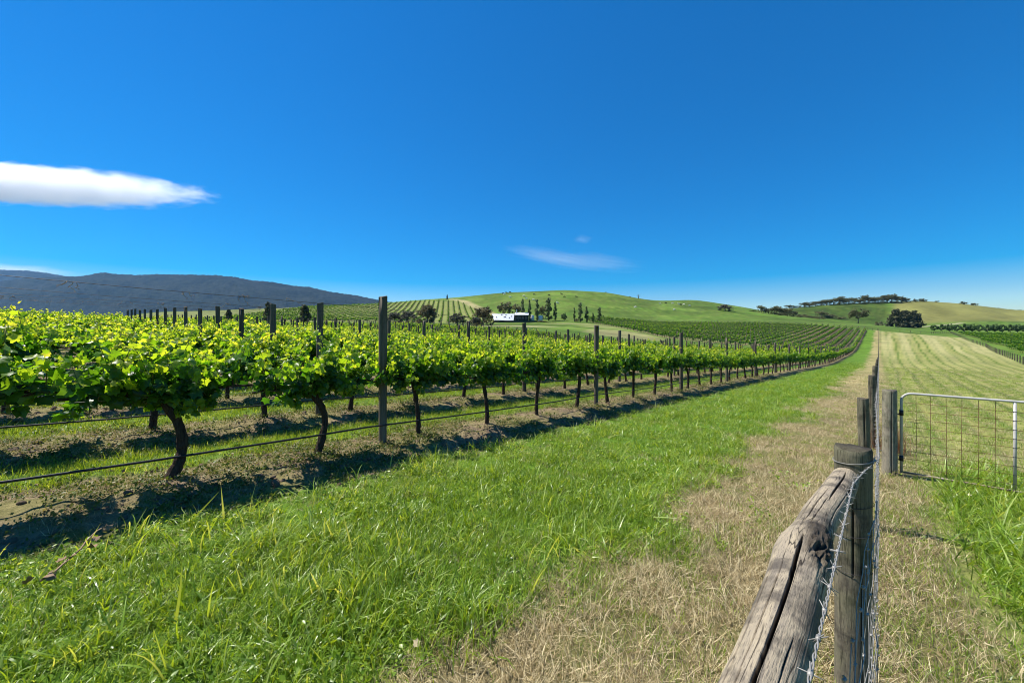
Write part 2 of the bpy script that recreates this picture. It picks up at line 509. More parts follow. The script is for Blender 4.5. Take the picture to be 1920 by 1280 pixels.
def make_ground():
    az = np.concatenate([np.arange(-16, 103, .15), np.arange(103, 344, 3.0)])
    r = np.concatenate([np.geomspace(.05, 30, 270), np.geomspace(30, 900, 190)[1:], np.geomspace(900, 9000, 30)[1:]])
    A, Rr = np.meshgrid(np.radians(az), r, indexing='ij')
    X = -np.sin(A) * Rr; Y = np.cos(A) * Rr
    Z = H(X.ravel(), Y.ravel()).reshape(X.shape)
    na, nr = X.shape
    verts = np.stack([X.ravel(), Y.ravel(), Z.ravel()], 1)
    i = np.arange(na)[:, None]; j = np.arange(nr - 1)[None, :]
    i2 = (i + 1) % na
    f = np.stack([i * nr + j, i2 * nr + j, i2 * nr + j + 1, i * nr + j + 1], -1).reshape(-1, 4)
    f = f[:, ::-1]
    x, y = verts[:, 0], verts[:, 1]
    head, dry, hayf, n1, n2 = zones(x, y)
    rowm = in_rows(x, y).astype(float)
    lh = in_left_hill(x, y).astype(float)
    rv = in_right_vines(x, y).astype(float)
    rr = np.hypot(x, y)
    # albedos of the cover
    past = np.array([.070, .138, .016]); pastd = np.array([.112, .158, .030])
    col = past + (pastd - past) * np.clip(.5 + n2 * 1.6 + .8 * (fbm(x * .02, y * .02, 3, 3) - .5), 0, 1)[:, None]
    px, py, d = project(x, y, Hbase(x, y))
    ter = fbm(x * .05 + y * .02, y * .05 - x * .02, 201, 4) - .5
    col = col * (1 + 1.0 * ter[:, None]) * (1 + .35 * (fbm(x * .35, y * .35, 203, 2) - .5)[:, None])
    hb_ = Hbase(x, y)
    col = col * (1 + .45 * (smooth(90, 200, rr) * (vnoise(hb_ * 1.6, x * .01 + y * .004, 205) - .5))[:, None])
    # dry brown hill and slopes on the right far side
    bro = smooth(1668, 1684, px) * smooth(430, 470, d) * (d < 2000)
    stk = fbm(x * .035, y * .014, 11, 3)
    col = col * (1 - bro[:, None]) + (np.array([.185, .182, .055]) * (.55 + .9 * stk)[:, None]) * bro[:, None]
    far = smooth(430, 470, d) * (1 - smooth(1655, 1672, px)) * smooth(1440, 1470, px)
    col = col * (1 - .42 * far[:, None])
    def mixin(c, m):
        nonlocal col
        m = np.clip(m, 0, 1)[:, None]
        col = col * (1 - m) + np.asarray(c) * m
    # bare pale earth below the house, around the dam and on the tracks
    def blob(px_, z_, rx, rz):
        cx, cy = to_world(px_, z_)
        u, v = to_cam(x - cx, y - cy)
        return smooth(1.25, .75, np.hypot(u / rx, v / rz) + n2 * .5)
    mixin((.42, .33, .20), blob(1165, 128, 11, 20) * .38)
    mixin((.30, .26, .13), blob(1150, 170, 15, 16) * .4)
    mixin((.40, .31, .21), blob(960, 160, 18, 7) * .55)
    mixin((.30, .25, .14), blob(1075, 190, 14, 6) * .5)
    def track(pts, wd, c, s=.8):
        P = [to_world(p, z) for p, z in pts]
        best = np.full(len(x), 1e9)
        for (ax, ay), (bx, by) in zip(P[:-1], P[1:]):
            t = np.clip(((x - ax) * (bx - ax) + (y - ay) * (by - ay)) / ((bx - ax) ** 2 + (by - ay) ** 2), 0, 1)
            best = np.minimum(best, np.hypot(x - ax - t * (bx - ax), y - ay - t * (by - ay)))
        mixin(c, smooth(wd * 1.5, wd * .6, best) * s)
    track([(845, 372), (868, 352), (900, 300), (922, 262), (935, 235)], 3.6, (.34, .29, .15))
    track([(700, 380), (790, 384), (845, 372)], 2.5, (.20, .22, .06), .5)
    track([(1010, 318), (1090, 330), (1180, 338), (1290, 345), (1380, 350)], 1.4, (.17, .18, .06), .35)
    track([(960, 300), (1040, 352), (1120, 372), (1210, 380)], 1.2, (.16, .17, .06), .3)
    track([(1715, 410), (1760, 420), (1800, 430)], 3, (.42, .38, .26), .8)
    mixin(np.array([.100, .185, .020]) * (1 + n1[:, None] * .5), head)
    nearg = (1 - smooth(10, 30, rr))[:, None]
    thatch = np.array([.20, .158, .080]) * nearg + np.array([.32, .265, .125]) * (1 - nearg)  # thatch and soil colour, darkened near so the straw stands out
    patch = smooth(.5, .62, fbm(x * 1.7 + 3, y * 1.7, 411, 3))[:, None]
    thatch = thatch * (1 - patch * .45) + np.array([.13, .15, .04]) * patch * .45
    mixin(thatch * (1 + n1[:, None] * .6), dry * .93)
    hv = hay_v(x, y)
    st = 1 - np.clip(.5 + .5 * np.sin(hv * 2 * np.pi / 2.3 + 1.2 * n2), 0, 1) ** 7 * (.75 + .9 * fbm(hv * .9, y * .08, 43, 2))
    st = st * (.62 + .6 * fbm(hv * 1.1 + 9, y * .05, 44, 2))
    st = np.clip(st, 0, 1)
    st2 = fbm(hv * 2.2, y * .05, 41, 2)
    hc = np.array([.095, .145, .022])[None] * (1 - st[:, None] * .9) + np.array([.27, .265, .090])[None] * st[:, None] * .9
    hc = hc * (.72 + .55 * st2)[:, None]
    dryfar = (smooth(40, 200, y) * smooth(.35, .65, fbm(hv * .35, y * .006, 51, 2)))[:, None] * .5
    hc = hc * (1 - dryfar) + np.array([.42, .37, .19]) * dryfar
    col = col * (1 - hayf[:, None]) + hc * hayf[:, None]
    # bare worn patch inside the paddock gate
    cx, cy = 2.9, 6.8
    mixin((.27, .20, .135), smooth(1.4, .5, np.hypot((x - 4.2) / 2.6, (y - 9.2) / 1.6) + n1) * .75)
    mixin((.10, .155, .022), rv)
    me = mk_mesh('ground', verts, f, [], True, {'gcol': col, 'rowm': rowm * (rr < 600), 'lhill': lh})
    return me

def ground_mat():
    m, nt, out = new_mat('ground_cover')
    geo = nt.nodes.new('ShaderNodeNewGeometry').outputs['Position']
    sp = N(nt, 'ShaderNodeSeparateXYZ', {'Vector': geo})
    X, Y = sp.outputs[0], sp.outputs[1]
    base = attr(nt, 'gcol').outputs['Color']
    rowm = attr(nt, 'rowm').outputs['Fac']; lh = attr(nt, 'lhill').outputs['Fac']
    nA = noise(nt, 1.3, geo, 4, .6)
    nB = noise(nt, 11, geo, 4, .65)
    nC = noise(nt, 60, geo, 3, .6)
    nD = noise(nt, .12, geo, 4, .6)
    # distance from the nearest row line of the near rows
    u = math_(nt, 'DIVIDE', math_(nt, 'SUBTRACT', math_(nt, 'MULTIPLY', X, -1.0), ROW0 - ROWW / 2), ROWW)
    fr = math_(nt, 'ABSOLUTE', math_(nt, 'SUBTRACT', math_(nt, 'FRACT', u), .5))
    fr = math_(nt, 'ADD', fr, math_(nt, 'MULTIPLY', math_(nt, 'SUBTRACT', nA, .5), .22))
    soilm = math_(nt, 'MULTIPLY', N(nt, 'ShaderNodeMapRange', {0: fr, 1: .33, 2: .24, 3: 0.0, 4: 1.0}).outputs[0], rowm)
    soil = mixc(nt, nB, (.125, .088, .058), (.27, .205, .14))
    soil = mixc(nt, ramp(nt, nA, [(.40, (0, 0, 0)), (.58, (1, 1, 1))]), soil, mixc(nt, nB, (.13, .13, .038), (.24, .20, .10)))
    strip = mixc(nt, nB, (.065, .135, .014), (.14, .215, .035))
    col = mixc(nt, rowm, base, strip)
    col = mixc(nt, soilm, col, soil)
    # left hill rows
    v = math_(nt, 'DIVIDE', math_(nt, 'ADD', math_(nt, 'MULTIPLY', X, float(N2[0])), math_(nt, 'MULTIPLY', Y, float(N2[1]))), W2)
    fv = math_(nt, 'ABSOLUTE', math_(nt, 'SUBTRACT', math_(nt, 'FRACT', math_(nt, 'ADD', v, .5)), .5))
    lsoil = N(nt, 'ShaderNodeMapRange', {0: fv, 1: .26, 2: .20, 3: 0.0, 4: 1.0}).outputs[0]
    lcol = mixc(nt, lsoil, (.185, .215, .06), (.12, .125, .045))
    col = mixc(nt, lh, col, lcol)
    # patchiness and fine mottling of real cover
    col = mixc(nt, 1.0, col, ramp(nt, nD, [(.3, (.82, .84, .8)), (.7, (1.16, 1.14, 1.1))]), 'MULTIPLY')
    col = mixc(nt, 1.0, col, ramp(nt, nB, [(.28, (.62, .64, .6)), (.72, (1.32, 1.3, 1.28))]), 'MULTIPLY')
    b = N(nt, 'ShaderNodeBsdfPrincipled', {'Base Color': col, 'Roughness': .95, 'Specular IOR Level': .12})
    hh = math_(nt, 'ADD', math_(nt, 'MULTIPLY', nB, .7), math_(nt, 'MULTIPLY', nC, .3))
    bp = N(nt, 'ShaderNodeBump', {'Height': hh, 'Strength': .9, 'Distance': .06})
    nt.links.new(bp.outputs[0], b.inputs['Normal'])
    nt.links.new(b.outputs[0], out.inputs['Surface'])
    return m
gm = make_ground()
gm.materials.append(ground_mat())
ground = tag(link('ground', gm), kind='structure')

# ------------------------------------------------------------------ mountain ranges
def make_range(name, prof, z, seed, depth):
    pxs = np.linspace(prof[0][0], prof[-1][0], 520)
    top = np.interp(pxs, [p for p, _ in prof], [q for _, q in prof])
    k = np.hanning(9); k /= k.sum()
    top = np.convolve(np.pad(top, 4, mode='edge'), k, 'valid')
    hgt = (HY - top) * z / FPX
    nt_ = 46
    t = np.linspace(0, 1, nt_)
    V = []
    for jj, tt in enumerate(t):
        zz = z - depth * (1 - tt) if tt <= 1 else z
        # front slope from the foot (t=0) to the crest (t=1), bulging out in spurs
        spur = fbm(pxs * .013, np.full_like(pxs, tt * 2.2), seed, 4)
        hh = hgt * (tt ** 1.05) * (1 + (spur - .5) * .42 * math.sin(math.pi * tt))
        zz = zz + (fbm(pxs * .02, np.full_like(pxs, tt * 3), seed + 5, 3) - .5) * depth * .16 * math.sin(math.pi * tt)
        hh = hh + (vnoise(pxs * .45, np.full_like(pxs, tt * 40), seed + 9) - .5) * (10 if tt > .02 else 0)
        X = (pxs - CX) / FPX * z * (zz / z)
        V.append(np.stack([CT * X - ST * zz, ST * X + CT * zz, hh - 12 * (1 - tt)], 1))
    # back slope
    for tt in (.6, 0.0):
        zz = z + depth * .6 * (1 - tt) * np.ones_like(pxs)
        X = (pxs - CX) / FPX * zz
        V.append(np.stack([CT * X - ST * zz, ST * X + CT * zz, hgt * tt - 12], 1))
    n = len(pxs); rows = len(V)
    V = np.concatenate(V)
    i = np.arange(rows - 1)[:, None]; j = np.arange(n - 1)[None, :]
    f = np.stack([i * n + j, i * n + j + 1, (i + 1) * n + j + 1, (i + 1) * n + j], -1).reshape(-1, 4)
    return mk_mesh(name, V, f, [M['forest']], True)

def forest_mat():
    m, nt, out = new_mat('forested_slopes')
    geo = nt.nodes.new('ShaderNodeNewGeometry').outputs['Position']
    n1 = noise(nt, .016, geo, 6, .75); n2 = noise(nt, .004, geo, 4, .6)
    col = mixc(nt, ramp(nt, n1, [(.40, (0, 0, 0)), (.60, (1, 1, 1))]), (.005, .008, .008), (.022, .028, .022))
    col = mixc(nt, ramp(nt, n2, [(.4, (0, 0, 0)), (.7, (.6, .6, .6))]), col, (.036, .038, .028))
    b = N(nt, 'ShaderNodeBsdfPrincipled', {'Base Color': col, 'Roughness': 1.0, 'Specular IOR Level': .05})
    bp = N(nt, 'ShaderNodeBump', {'Height': n1, 'Strength': 1.0, 'Distance': 20.0})
    nt.links.new(bp.outputs[0], b.inputs['Normal'])
    nt.links.new(b.outputs[0], out.inputs['Surface'])
    return m
M['forest'] = forest_mat()
near_prof = [(-330, 545), (-150, 536), (0, 527), (50, 521), (110, 518.5), (150, 517.5), (185, 511.5), (197, 510), (203, 512), (220, 513.5), (255, 515), (290, 513.8), (350, 514.5), (405, 515.5), (440, 519), (475, 526), (500, 527), (545, 534.5), (582, 538), (620, 547), (670, 553.5), (710, 562), (760, 570), (840, 584), (900, 600)]
far_prof = [(-330, 512), (-160, 506), (-60, 504.5), (0, 505.5), (50, 507), (85, 511), (115, 516), (160, 524), (240, 545), (330, 575)]
tag(link('mountain_range', make_range('mountain_range', near_prof, 4500, 3, 1500)), kind='structure')
tag(link('mountain_range', make_range('mountain_range', far_prof, 7000, 13, 1300)), kind='structure')

# ------------------------------------------------------------------ scattering of uncountable cover
def proto_collection(name, meshes):
    col = bpy.data.collections.new(name)
    for i, me in enumerate(meshes):
        o = bpy.data.objects.new('%s_%02d' % (name, i), me)
        col.objects.link(o)
    return col

def scatter(name, pts, rot, scl, idx, coll):
    me = bpy.data.meshes.new(name)
    n = len(pts)
    me.vertices.add(n); me.vertices.foreach_set('co', np.asarray(pts, np.float32).ravel())
    a = me.attributes.new('rotv', 'FLOAT_VECTOR', 'POINT'); a.data.foreach_set('vector', np.asarray(rot, np.float32).ravel())
    a = me.attributes.new('sclv', 'FLOAT_VECTOR', 'POINT'); a.data.foreach_set('vector', np.asarray(scl, np.float32).ravel())
    a = me.attributes.new('idxv', 'INT', 'POINT'); a.data.foreach_set('value', np.asarray(idx, np.int32))
    ob = link(name, me)
    ng = bpy.data.node_groups.new(name + '_scatter', 'GeometryNodeTree')
    ng.interface.new_socket('Geometry', in_out='INPUT', socket_type='NodeSocketGeometry')
    ng.interface.new_socket('Geometry', in_out='OUTPUT', socket_type='NodeSocketGeometry')
    gi = ng.nodes.new('NodeGroupInput'); go = ng.nodes.new('NodeGroupOutput')
    ip = ng.nodes.new('GeometryNodeInstanceOnPoints')
    ci = ng.nodes.new('GeometryNodeCollectionInfo')
    ci.inputs['Collection'].default_value = coll
    ci.inputs['Separate Children'].default_value = True
    ci.inputs['Reset Children'].default_value = True
    def na(nm, ty):
        q = ng.nodes.new('GeometryNodeInputNamedAttribute'); q.data_type = ty
        q.inputs['Name'].default_value = nm
        return q.outputs['Attribute']
    ng.links.new(gi.outputs[0], ip.inputs['Points'])
    ng.links.new(ci.outputs[0], ip.inputs['Instance'])
    ip.inputs['Pick Instance'].default_value = True
    ng.links.new(na('idxv', 'INT'), ip.inputs['Instance Index'])
    e2r = ng.nodes.new('FunctionNodeEulerToRotation')
    ng.links.new(na('rotv', 'FLOAT_VECTOR'), e2r.inputs[0])
    ng.links.new(e2r.outputs[0], ip.inputs['Rotation'])
    ng.links.new(na('sclv', 'FLOAT_VECTOR'), ip.inputs['Scale'])
    ng.links.new(ip.outputs[0], go.inputs[0])
    md = ob.modifiers.new('scatter', 'NODES'); md.node_group = ng
    return ob

def sample_points(density, rmax, mask, fall=5.0, power=1.6, az0=-12, az1=100, rmin=.4, seed=1):
    """random ground points in view, thinning out with distance"""
    rg = np.random.default_rng(seed)
    edges = np.geomspace(rmin, rmax, 60)
    X = []; Y = []
    for a, b in zip(edges[:-1], edges[1:]):
        rm = .5 * (a + b)
        d = density * min(1.0, (fall / rm)) ** power
        area = math.radians(az1 - az0) / 2 * (b * b - a * a)
        n = int(area * d + .5)
        if n < 1: continue
        az = np.radians(rg.uniform(az0, az1, n)); r = np.sqrt(rg.uniform(a * a, b * b, n))
        X.append(-np.sin(az) * r); Y.append(np.cos(az) * r)
    x = np.concatenate(X); y = np.concatenate(Y)
    m = mask(x, y, rg)
    return x[m], y[m], rg

def blades(n, hmin, hmax, wid, lean, spread, mat, seed, curl=.5, tone=(0, 1), segs=3):
    """a tuft of grass blades, each a bent tapering strip"""
    rg = np.random.default_rng(seed)
    V = []; F = []; T = []
    for b in range(n):
        h = rg.uniform(hmin, hmax); wd = wid * rg.uniform(.6, 1.3)
        az = rg.uniform(0, 2 * math.pi); ln = abs(rg.normal(lean, lean * .5)); cu = rg.uniform(0, curl)
        ox, oy = rg.normal(0, spread, 2)
        dx, dy = math.cos(az), math.sin(az)
        tw = az + math.pi / 2 + rg.normal(0, .6)
        sx, sy = math.cos(tw), math.sin(tw)
        p = np.array([ox, oy, -.01]); ang = ln
        b0 = len(V); tn = rg.uniform(*tone)
        for s in range(segs + 1):
            t = s / segs
            ww = wd * (1 - t ** 1.6) * .5
            if s < segs:
                V.append((p[0] - sx * ww, p[1] - sy * ww, p[2])); V.append((p[0] + sx * ww, p[1] + sy * ww, p[2])); T += [tn, tn]
            else:
                V.append(tuple(p)); T.append(min(1, tn + .12))
            step = h / segs
            p = p + np.array([dx * math.sin(ang) * step, dy * math.sin(ang) * step, math.cos(ang) * step])
            ang = min(ang + cu * 1.2 / segs * (1 + t), 2.0)
        for s in range(segs - 1):
            q = b0 + 2 * s
            F.append((q, q + 1, q + 3, q + 2))
        q = b0 + 2 * (segs - 1)
        F.append((q, q + 1, q + 2))
    return mk_mesh('tuft', V, F, [mat], True, {'tone': T})

def flat_leaves(n, size, spread, mat, seed, zmax=.02, tone=(0, 1), tilt=.5):
    rg = np.random.default_rng(seed)
    V = []; F = []; T = []
    for b in range(n):
        s = size * rg.uniform(.5, 1.3); az = rg.uniform(0, 6.28)
        ox, oy = rg.normal(0, spread, 2); oz = rg.uniform(0.002, zmax)
        m = Matrix.Rotation(az, 3, 'Z') @ Matrix.Rotation(rg.normal(0, tilt), 3, 'X') @ Matrix.Rotation(rg.normal(0, tilt), 3, 'Y')
        b0 = len(V); tn = rg.uniform(*tone)
        for q in ((0, -.5, 0), (.32, -.1, .1), (0, 0, 0), (-.32, -.1, .1), (0, .5, .08)):
            p = m @ Vector(q) * s
            V.append((ox + p.x, oy + p.y, oz + p.z)); T.append(tn)
        F += [(b0, b0 + 1, b0 + 2), (b0, b0 + 2, b0 + 3), (b0 + 1, b0 + 4, b0 + 2), (b0 + 2, b0 + 4, b0 + 3)]
    return mk_mesh('scrap', V, F, [mat], True, {'tone': T})

def clod_mesh(seed, mat):
    import bmesh
    bm = bmesh.new(); bmesh.ops.create_icosphere(bm, subdivisions=2, radius=1)
    rs = random.Random(seed); off = (rs.random() * 9, rs.random() * 9)
    for v in bm.verts:
        f = .65 + .8 * float(fbm(np.array([v.co.x * 1.7 + off[0]]), np.array([v.co.y * 1.7 + v.co.z * 1.3 + off[1]]), seed, 2)[0])
        v.co *= f; v.co.z *= .6
    me = bpy.data.meshes.new('clod'); bm.to_mesh(me); bm.free()
    me.materials.append(mat)
    return me

# green headland grass
P_long = [blades(25, .06, .17, .0078, .62, .06, M['grass'], 100 + i, 1.5, (.1, .8)) for i in range(4)]
P_broad = [blades(15, .12, .31, .0125, .62, .05, M['grass'], 120 + i, 1.7, (.35, .95), 5) for i in range(3)]
P_short = [blades(34, .035, .09, .0045, .45, .07, M['grass'], 140 + i, .7, (.05, .95)) for i in range(3)]
P_dry = [blades(30, .05, .16, .0046, 1.0, .08, M['straw'], 160 + i, .6, (0, 1)) for i in range(4)]
P_dryup = [blades(26, .08, .20, .0032, .5, .04, M['straw'], 180 + i, .8, (.1, 1)) for i in range(2)]
P_weed = [flat_leaves(26, .035, .07, M['weed'], 200 + i, .045, (0, 1), .8) for i in range(3)]
P_clover = [flat_leaves(22, .03, .06, M['grass'], 240 + i, .07, (.2, .9), .6) for i in range(3)]
P_lit = [flat_leaves(16, .05, .10, M['litter'], 220 + i, .03, (0, 1), .7) for i in range(2)]

def do_scatter(name, protos, x, y, rg, smin, smax, grow, tilt=.12, patch=None, sink=0.0, zs=None):
    n = len(x)
    r = np.hypot(x, y)
    z = H(x, y) - sink
    s = rg.uniform(smin, smax, n) * (1 + grow * np.clip(r - 5, 0, 60) / 10)
    if patch is not None: s = s * patch
    rot = np.stack([rg.normal(0, tilt, n), rg.normal(0, tilt, n), rg.uniform(0, 6.283, n)], 1)
    scl = np.stack([s, s, s * (rg.uniform(.8, 1.2, n) if zs is None else zs)], 1)
    col = proto_collection(name + '_blades', protos)
    ob = scatter(name, np.stack([x, y, z], 1), rot, scl, rg.integers(0, len(protos), n), col)
    return tag(ob, kind='stuff')

def m_head(x, y, rg):
    head, dry, hayf, n1, n2 = zones(x, y)
    return rg.random(len(x)) < head * (.55 + 1.2 * np.clip(fbm(x * 1.3, y * 1.3, 61, 2) - .25, 0, 1))
x, y, rg = sample_points(260, 85, m_head, 5.0, 1.55, seed=11)
do_scatter('headland_grass', P_long, x, y, rg, .55, 1.05, .16, patch=(.15 + 1.55 * fbm(x * .8, y * .8, 301, 3)) * (.5 + .5 * smooth(-4.3, -3.1, x)))
def m_broad(x, y, rg):
    head, dry, hayf, n1, n2 = zones(x, y)
    clump = smooth(.52, .68, fbm(x * 1.1 + 5, y * 1.1, 63, 2)) * .9 + .9 * np.exp(-((x + 1.95 + n1) / .35) ** 2) * smooth(.42, .6, fbm(x * .8, y * .8, 64, 2)) + .16
    return rg.random(len(x)) < head * clump
x, y, rg = sample_points(140, 40, m_broad, 5.0, 1.5, seed=12)
do_scatter('coarse_grass', P_broad, x, y, rg, .4, 1.1, .1, .3)
def m_clover(x, y, rg):
    head, dry, hayf, n1, n2 = zones(x, y)
    return rg.random(len(x)) < np.clip(head + dry * .3, 0, 1) * smooth(.5, .68, fbm(x * 1.4 + 9, y * 1.4, 65, 2))
x, y, rg = sample_points(60, 25, m_clover, 5.0, 1.5, seed=31)
do_scatter('broadleaf_weeds', P_clover, x, y, rg, .5, 1.2, .1, .2)
def m_deadin(x, y, rg):
    head, dry, hayf, n1, n2 = zones(x, y)
    return rg.random(len(x)) < head * (.15 + .85 * smooth(.52, .7, fbm(x * 1.0 + 19, y * 1.0, 66, 2)) + .8 * (1 - smooth(-4.0, -3.3, x)))
x, y, rg = sample_points(60, 30, m_deadin, 5.0, 1.5, seed=32)
do_scatter('dead_thatch', P_dry, x, y, rg, .35, .8, .1, .15)
def m_dry(x, y, rg):
    head, dry, hayf, n1, n2 = zones(x, y)
    return rg.random(len(x)) < dry * (.4 + 1.1 * fbm(x * 1.7, y * 1.7, 67, 2)) * (y < 70) * np.where(x > .1, .55, 1.0)
x, y, rg = sample_points(300, 45, m_dry, 4.0, 1.6, seed=13, rmin=.3)
do_scatter('dry_grass', P_dry, x, y, rg, .5, 1.0, .14, .15)
def m_dryup(x, y, rg):
    return m_dry(x, y, rg) & (rg.random(len(x)) < .15 + 2.0 * smooth(.5, .68, fbm(x * 1.3 + 31, y * 1.3, 68, 2)))
x, y, rg = sample_points(110, 40, m_dryup, 4.0, 1.4, seed=14, rmin=.3)
do_scatter('standing_dry_grass', P_dryup, x, y, rg, .4, .95, .1, .25)
def m_drygreen(x, y, rg):
    head, dry, hayf, n1, n2 = zones(x, y)
    return rg.random(len(x)) < np.clip(dry, 0, 1) * np.clip(smooth(.42, .60, fbm(x * 1.9, y * 1.9, 71, 2)) * 1.0 + .75 * (x > .02), 0, 1)
x, y, rg = sample_points(150, 40, m_drygreen, 4.0, 1.5, seed=15, rmin=.3)
do_scatter('short_green_grass', P_short, x, y, rg, .5, 1.0, .14)
# strips of grass between the rows and low weeds on the soil under the vines
def m_strip(x, y, rg):
    off, k = row_off(x)
    n1 = fbm(x * .9, y * .9, 81, 2) - .5
    return (x < -6) & in_rows(x, y) & (np.abs(np.abs(off) + n1 * .5) > .66) & (rg.random(len(x)) < .9)
x, y, rg = sample_points(150, 45, m_strip, 7.0, 1.5, seed=16)
do_scatter('row_strip_grass', P_short, x, y, rg, .7, 1.45, .12)
def m_soilw(x, y, rg):
    off, k = row_off(x)
    return (x < -4.1) & in_rows(x, y) & (np.abs(off) < 1.0) & (rg.random(len(x)) < smooth(.40, .62, fbm(x * 1.5, y * 1.5, 83, 3)) + .12)
x, y, rg = sample_points(130, 30, m_soilw, 6.0, 1.6, seed=17)
do_scatter('low_weeds', P_weed, x, y, rg, .5, 1.1, .15)
x, y, rg = sample_points(80, 30, m_soilw, 6.0, 1.5, seed=18)
do_scatter('dry_clippings', P_dry, x, y, rg, .4, .8, .12, .1)
def m_soil(x, y, rg):
    off, k = row_off(x)
    return (x < -4.1) & in_rows(x, y) & (np.abs(off) < .95) & (rg.random(len(x)) < .25 + 1.4 * np.exp(-((off + .62) / .2) ** 2))
x, y, rg = sample_points(60, 28, m_soil, 6.0, 1.5, seed=19)
n = len(x)
s = rg.uniform(.008, .034, n) * (1 + .7 * (rg.random(n) < .1))
ccol = proto_collection('clod_lumps', [clod_mesh(i, M['clod']) for i in range(4)])
ob = scatter('soil_clods', np.stack([x, y, H(x, y)], 1), np.stack([rg.normal(0, .4, n), rg.normal(0, .4, n), rg.uniform(0, 6.28, n)], 1),
             np.stack([s, s, s], 1), rg.integers(0, 4, n), ccol)
tag(ob, kind='stuff')
x, y, rg = sample_points(9, 20, m_soil, 6.0, 1.5, seed=20)
do_scatter('leaf_litter', P_lit, x, y, rg, .5, 1.0, .1)
# the paddock: tall green grass by the gate, mown stubble and straw farther in
def m_tall(x, y, rg):
    n1 = fbm(x * 1.2, y * 1.2, 91, 2) - .5
    reg = smooth(.42, .75, x + n1 * .55) * (1 - smooth(3.2, 4.2, x + n1)) * smooth(-2, 0, y) * (1 - smooth(7.0, 8.6, y - .35 * x + n1 * 2))
    return rg.random(len(x)) < reg
x, y, rg = sample_points(230, 14, m_tall, 5.0, 1.2, seed=21)
do_scatter('tall_paddock_grass', P_long + P_broad, x, y, rg, .6, 1.3, .1, .25)
def m_hay(x, y, rg):
    head, dry, hayf, n1, n2 = zones(x, y)
    v = np.sin(hay_v(x, y) * 2 * np.pi / 2.3)
    return (rg.random(len(x)) < hayf * (.30 + .7 * (v > .25))) & (y > 7)
x, y, rg = sample_points(90, 90, m_hay, 7.0, 1.45, seed=22)
do_scatter('mown_straw', P_dry, x, y, rg, .45, .8, .13, .1)
def m_hayg(x, y, rg):
    head, dry, hayf, n1, n2 = zones(x, y)
    v = np.sin(hay_v(x, y) * 2 * np.pi / 2.3)
    return (rg.random(len(x)) < hayf * (.9 - .7 * (v > .25))) & (y > 5)
x, y, rg = sample_points(80, 70, m_hayg, 7.0, 1.45, seed=23)
do_scatter('paddock_stubble', P_short, x, y, rg, .6, 1.1, .15)

# ------------------------------------------------------------------ grapevines
LEAF_HI = [(0, 0), (-.24, -.13), (-.50, .10), (-.40, .30), (-.56, .58), (-.24, .66), (0, 1.02), (.25, .66), (.55, .55), (.40, .30), (.50, .08), (.24, -.13)]
def leaf_shape(lod):
    if lod == 0:
        P = [(x, y, -.22 * abs(x) ** 1.3 - .16 * max(0, y - .4) ** 1.5 + .05 * math.sin(9 * x + 4 * y)) for x, y in LEAF_HI]
        P.append((0, .38, .05)); c = len(P) - 1
        F = [(c, i, (i + 1) % (c)) for i in range(c)]
    elif lod == 1:
        P = [(0, -.05, 0), (.50, .22, -.12), (0, 1.0, -.1), (-.50, .22, -.12), (0, .4, .07)]
        F = [(4, 0, 1), (4, 1, 2), (4, 2, 3), (4, 3, 0)]
    else:
        P = [(0, -.1, 0), (.55, .4, -.08), (0, 1.0, 0), (-.55, .4, -.08)]
        F = [(0, 1, 2), (0, 2, 3)]
    return np.array(P, float), np.array(F, int)
LS = [leaf_shape(i) for i in range(3)]

def canopy(seed, n, size):
    """places of the leaves of one vine: shoots rise from the head and the arms, leaves along each"""
    rg = np.random.default_rng(seed)
    pos = []; nrm = []; tip = []; sz = []; tone = []; shoots = []
    per = 27
    ns = n // per
    for s in range(ns):
        y0 = rg.normal(0, .25) if rg.random() < .62 else rg.uniform(-.68, .68)
        y0 = np.clip(y0, -.8, .8)
        side = rg.choice([-1, 1])
        L = rg.uniform(.42, .76) * (1.0 - .12 * abs(y0))
        dirv = np.array([side * rg.uniform(.0, .36), rg.normal(0, .34) + y0 * .2, 1.0]); dirv /= np.linalg.norm(dirv)
        if s % 8 < 2:
            y0 = rg.normal(0, .33)
            dirv = np.array([side * rg.uniform(.45, 1), rg.normal(0, .5), rg.uniform(-.55, .2)]); dirv /= np.linalg.norm(dirv); L *= .42
        if s % 9 == 4:
            L = rg.uniform(.70, .88); dirv = np.array([side * rg.uniform(0, .2), rg.normal(0, .15), 1.0]); dirv /= np.linalg.norm(dirv)
        p = np.array([rg.normal(0, .05), y0, .90 + rg.normal(0, .05)])
        pts = [p.copy()]
        for q in range(per):
            t = q / (per - 1)
            dirv = dirv + np.array([side * .018, 0, -.028 * t * 1.6]) + rg.normal(0, .05, 3)
            dirv /= np.linalg.norm(dirv)
            p = p + dirv * L / per
            pts.append(p.copy())
            a = rg.uniform(0, 6.283)
            o = np.array([math.cos(a), math.sin(a), rg.uniform(-.5, .35)])
            pp = p + o * rg.uniform(.03, .11) * (1.15 - .7 * t)
            pos.append(pp)
            outw = np.array([pp[0] * 2.2 + o[0] * .6, o[1] * .6, .42 + rg.normal(0, .35)])
            outw = outw + rg.normal(0, .45, 3)
            nrm.append(outw / np.linalg.norm(outw))
            td = np.array([o[0] + side * .3, o[1], -.55 + rg.normal(0, .35)])
            tip.append(td / np.linalg.norm(td))
            sz.append(size * rg.uniform(.5, 1.28) * (1.12 - .6 * t ** 2.2))
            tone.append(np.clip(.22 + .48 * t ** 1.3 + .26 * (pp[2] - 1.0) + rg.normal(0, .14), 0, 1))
        shoots.append(pts)
    return np.array(pos), np.array(nrm), np.array(tip), np.array(sz), np.array(tone), shoots

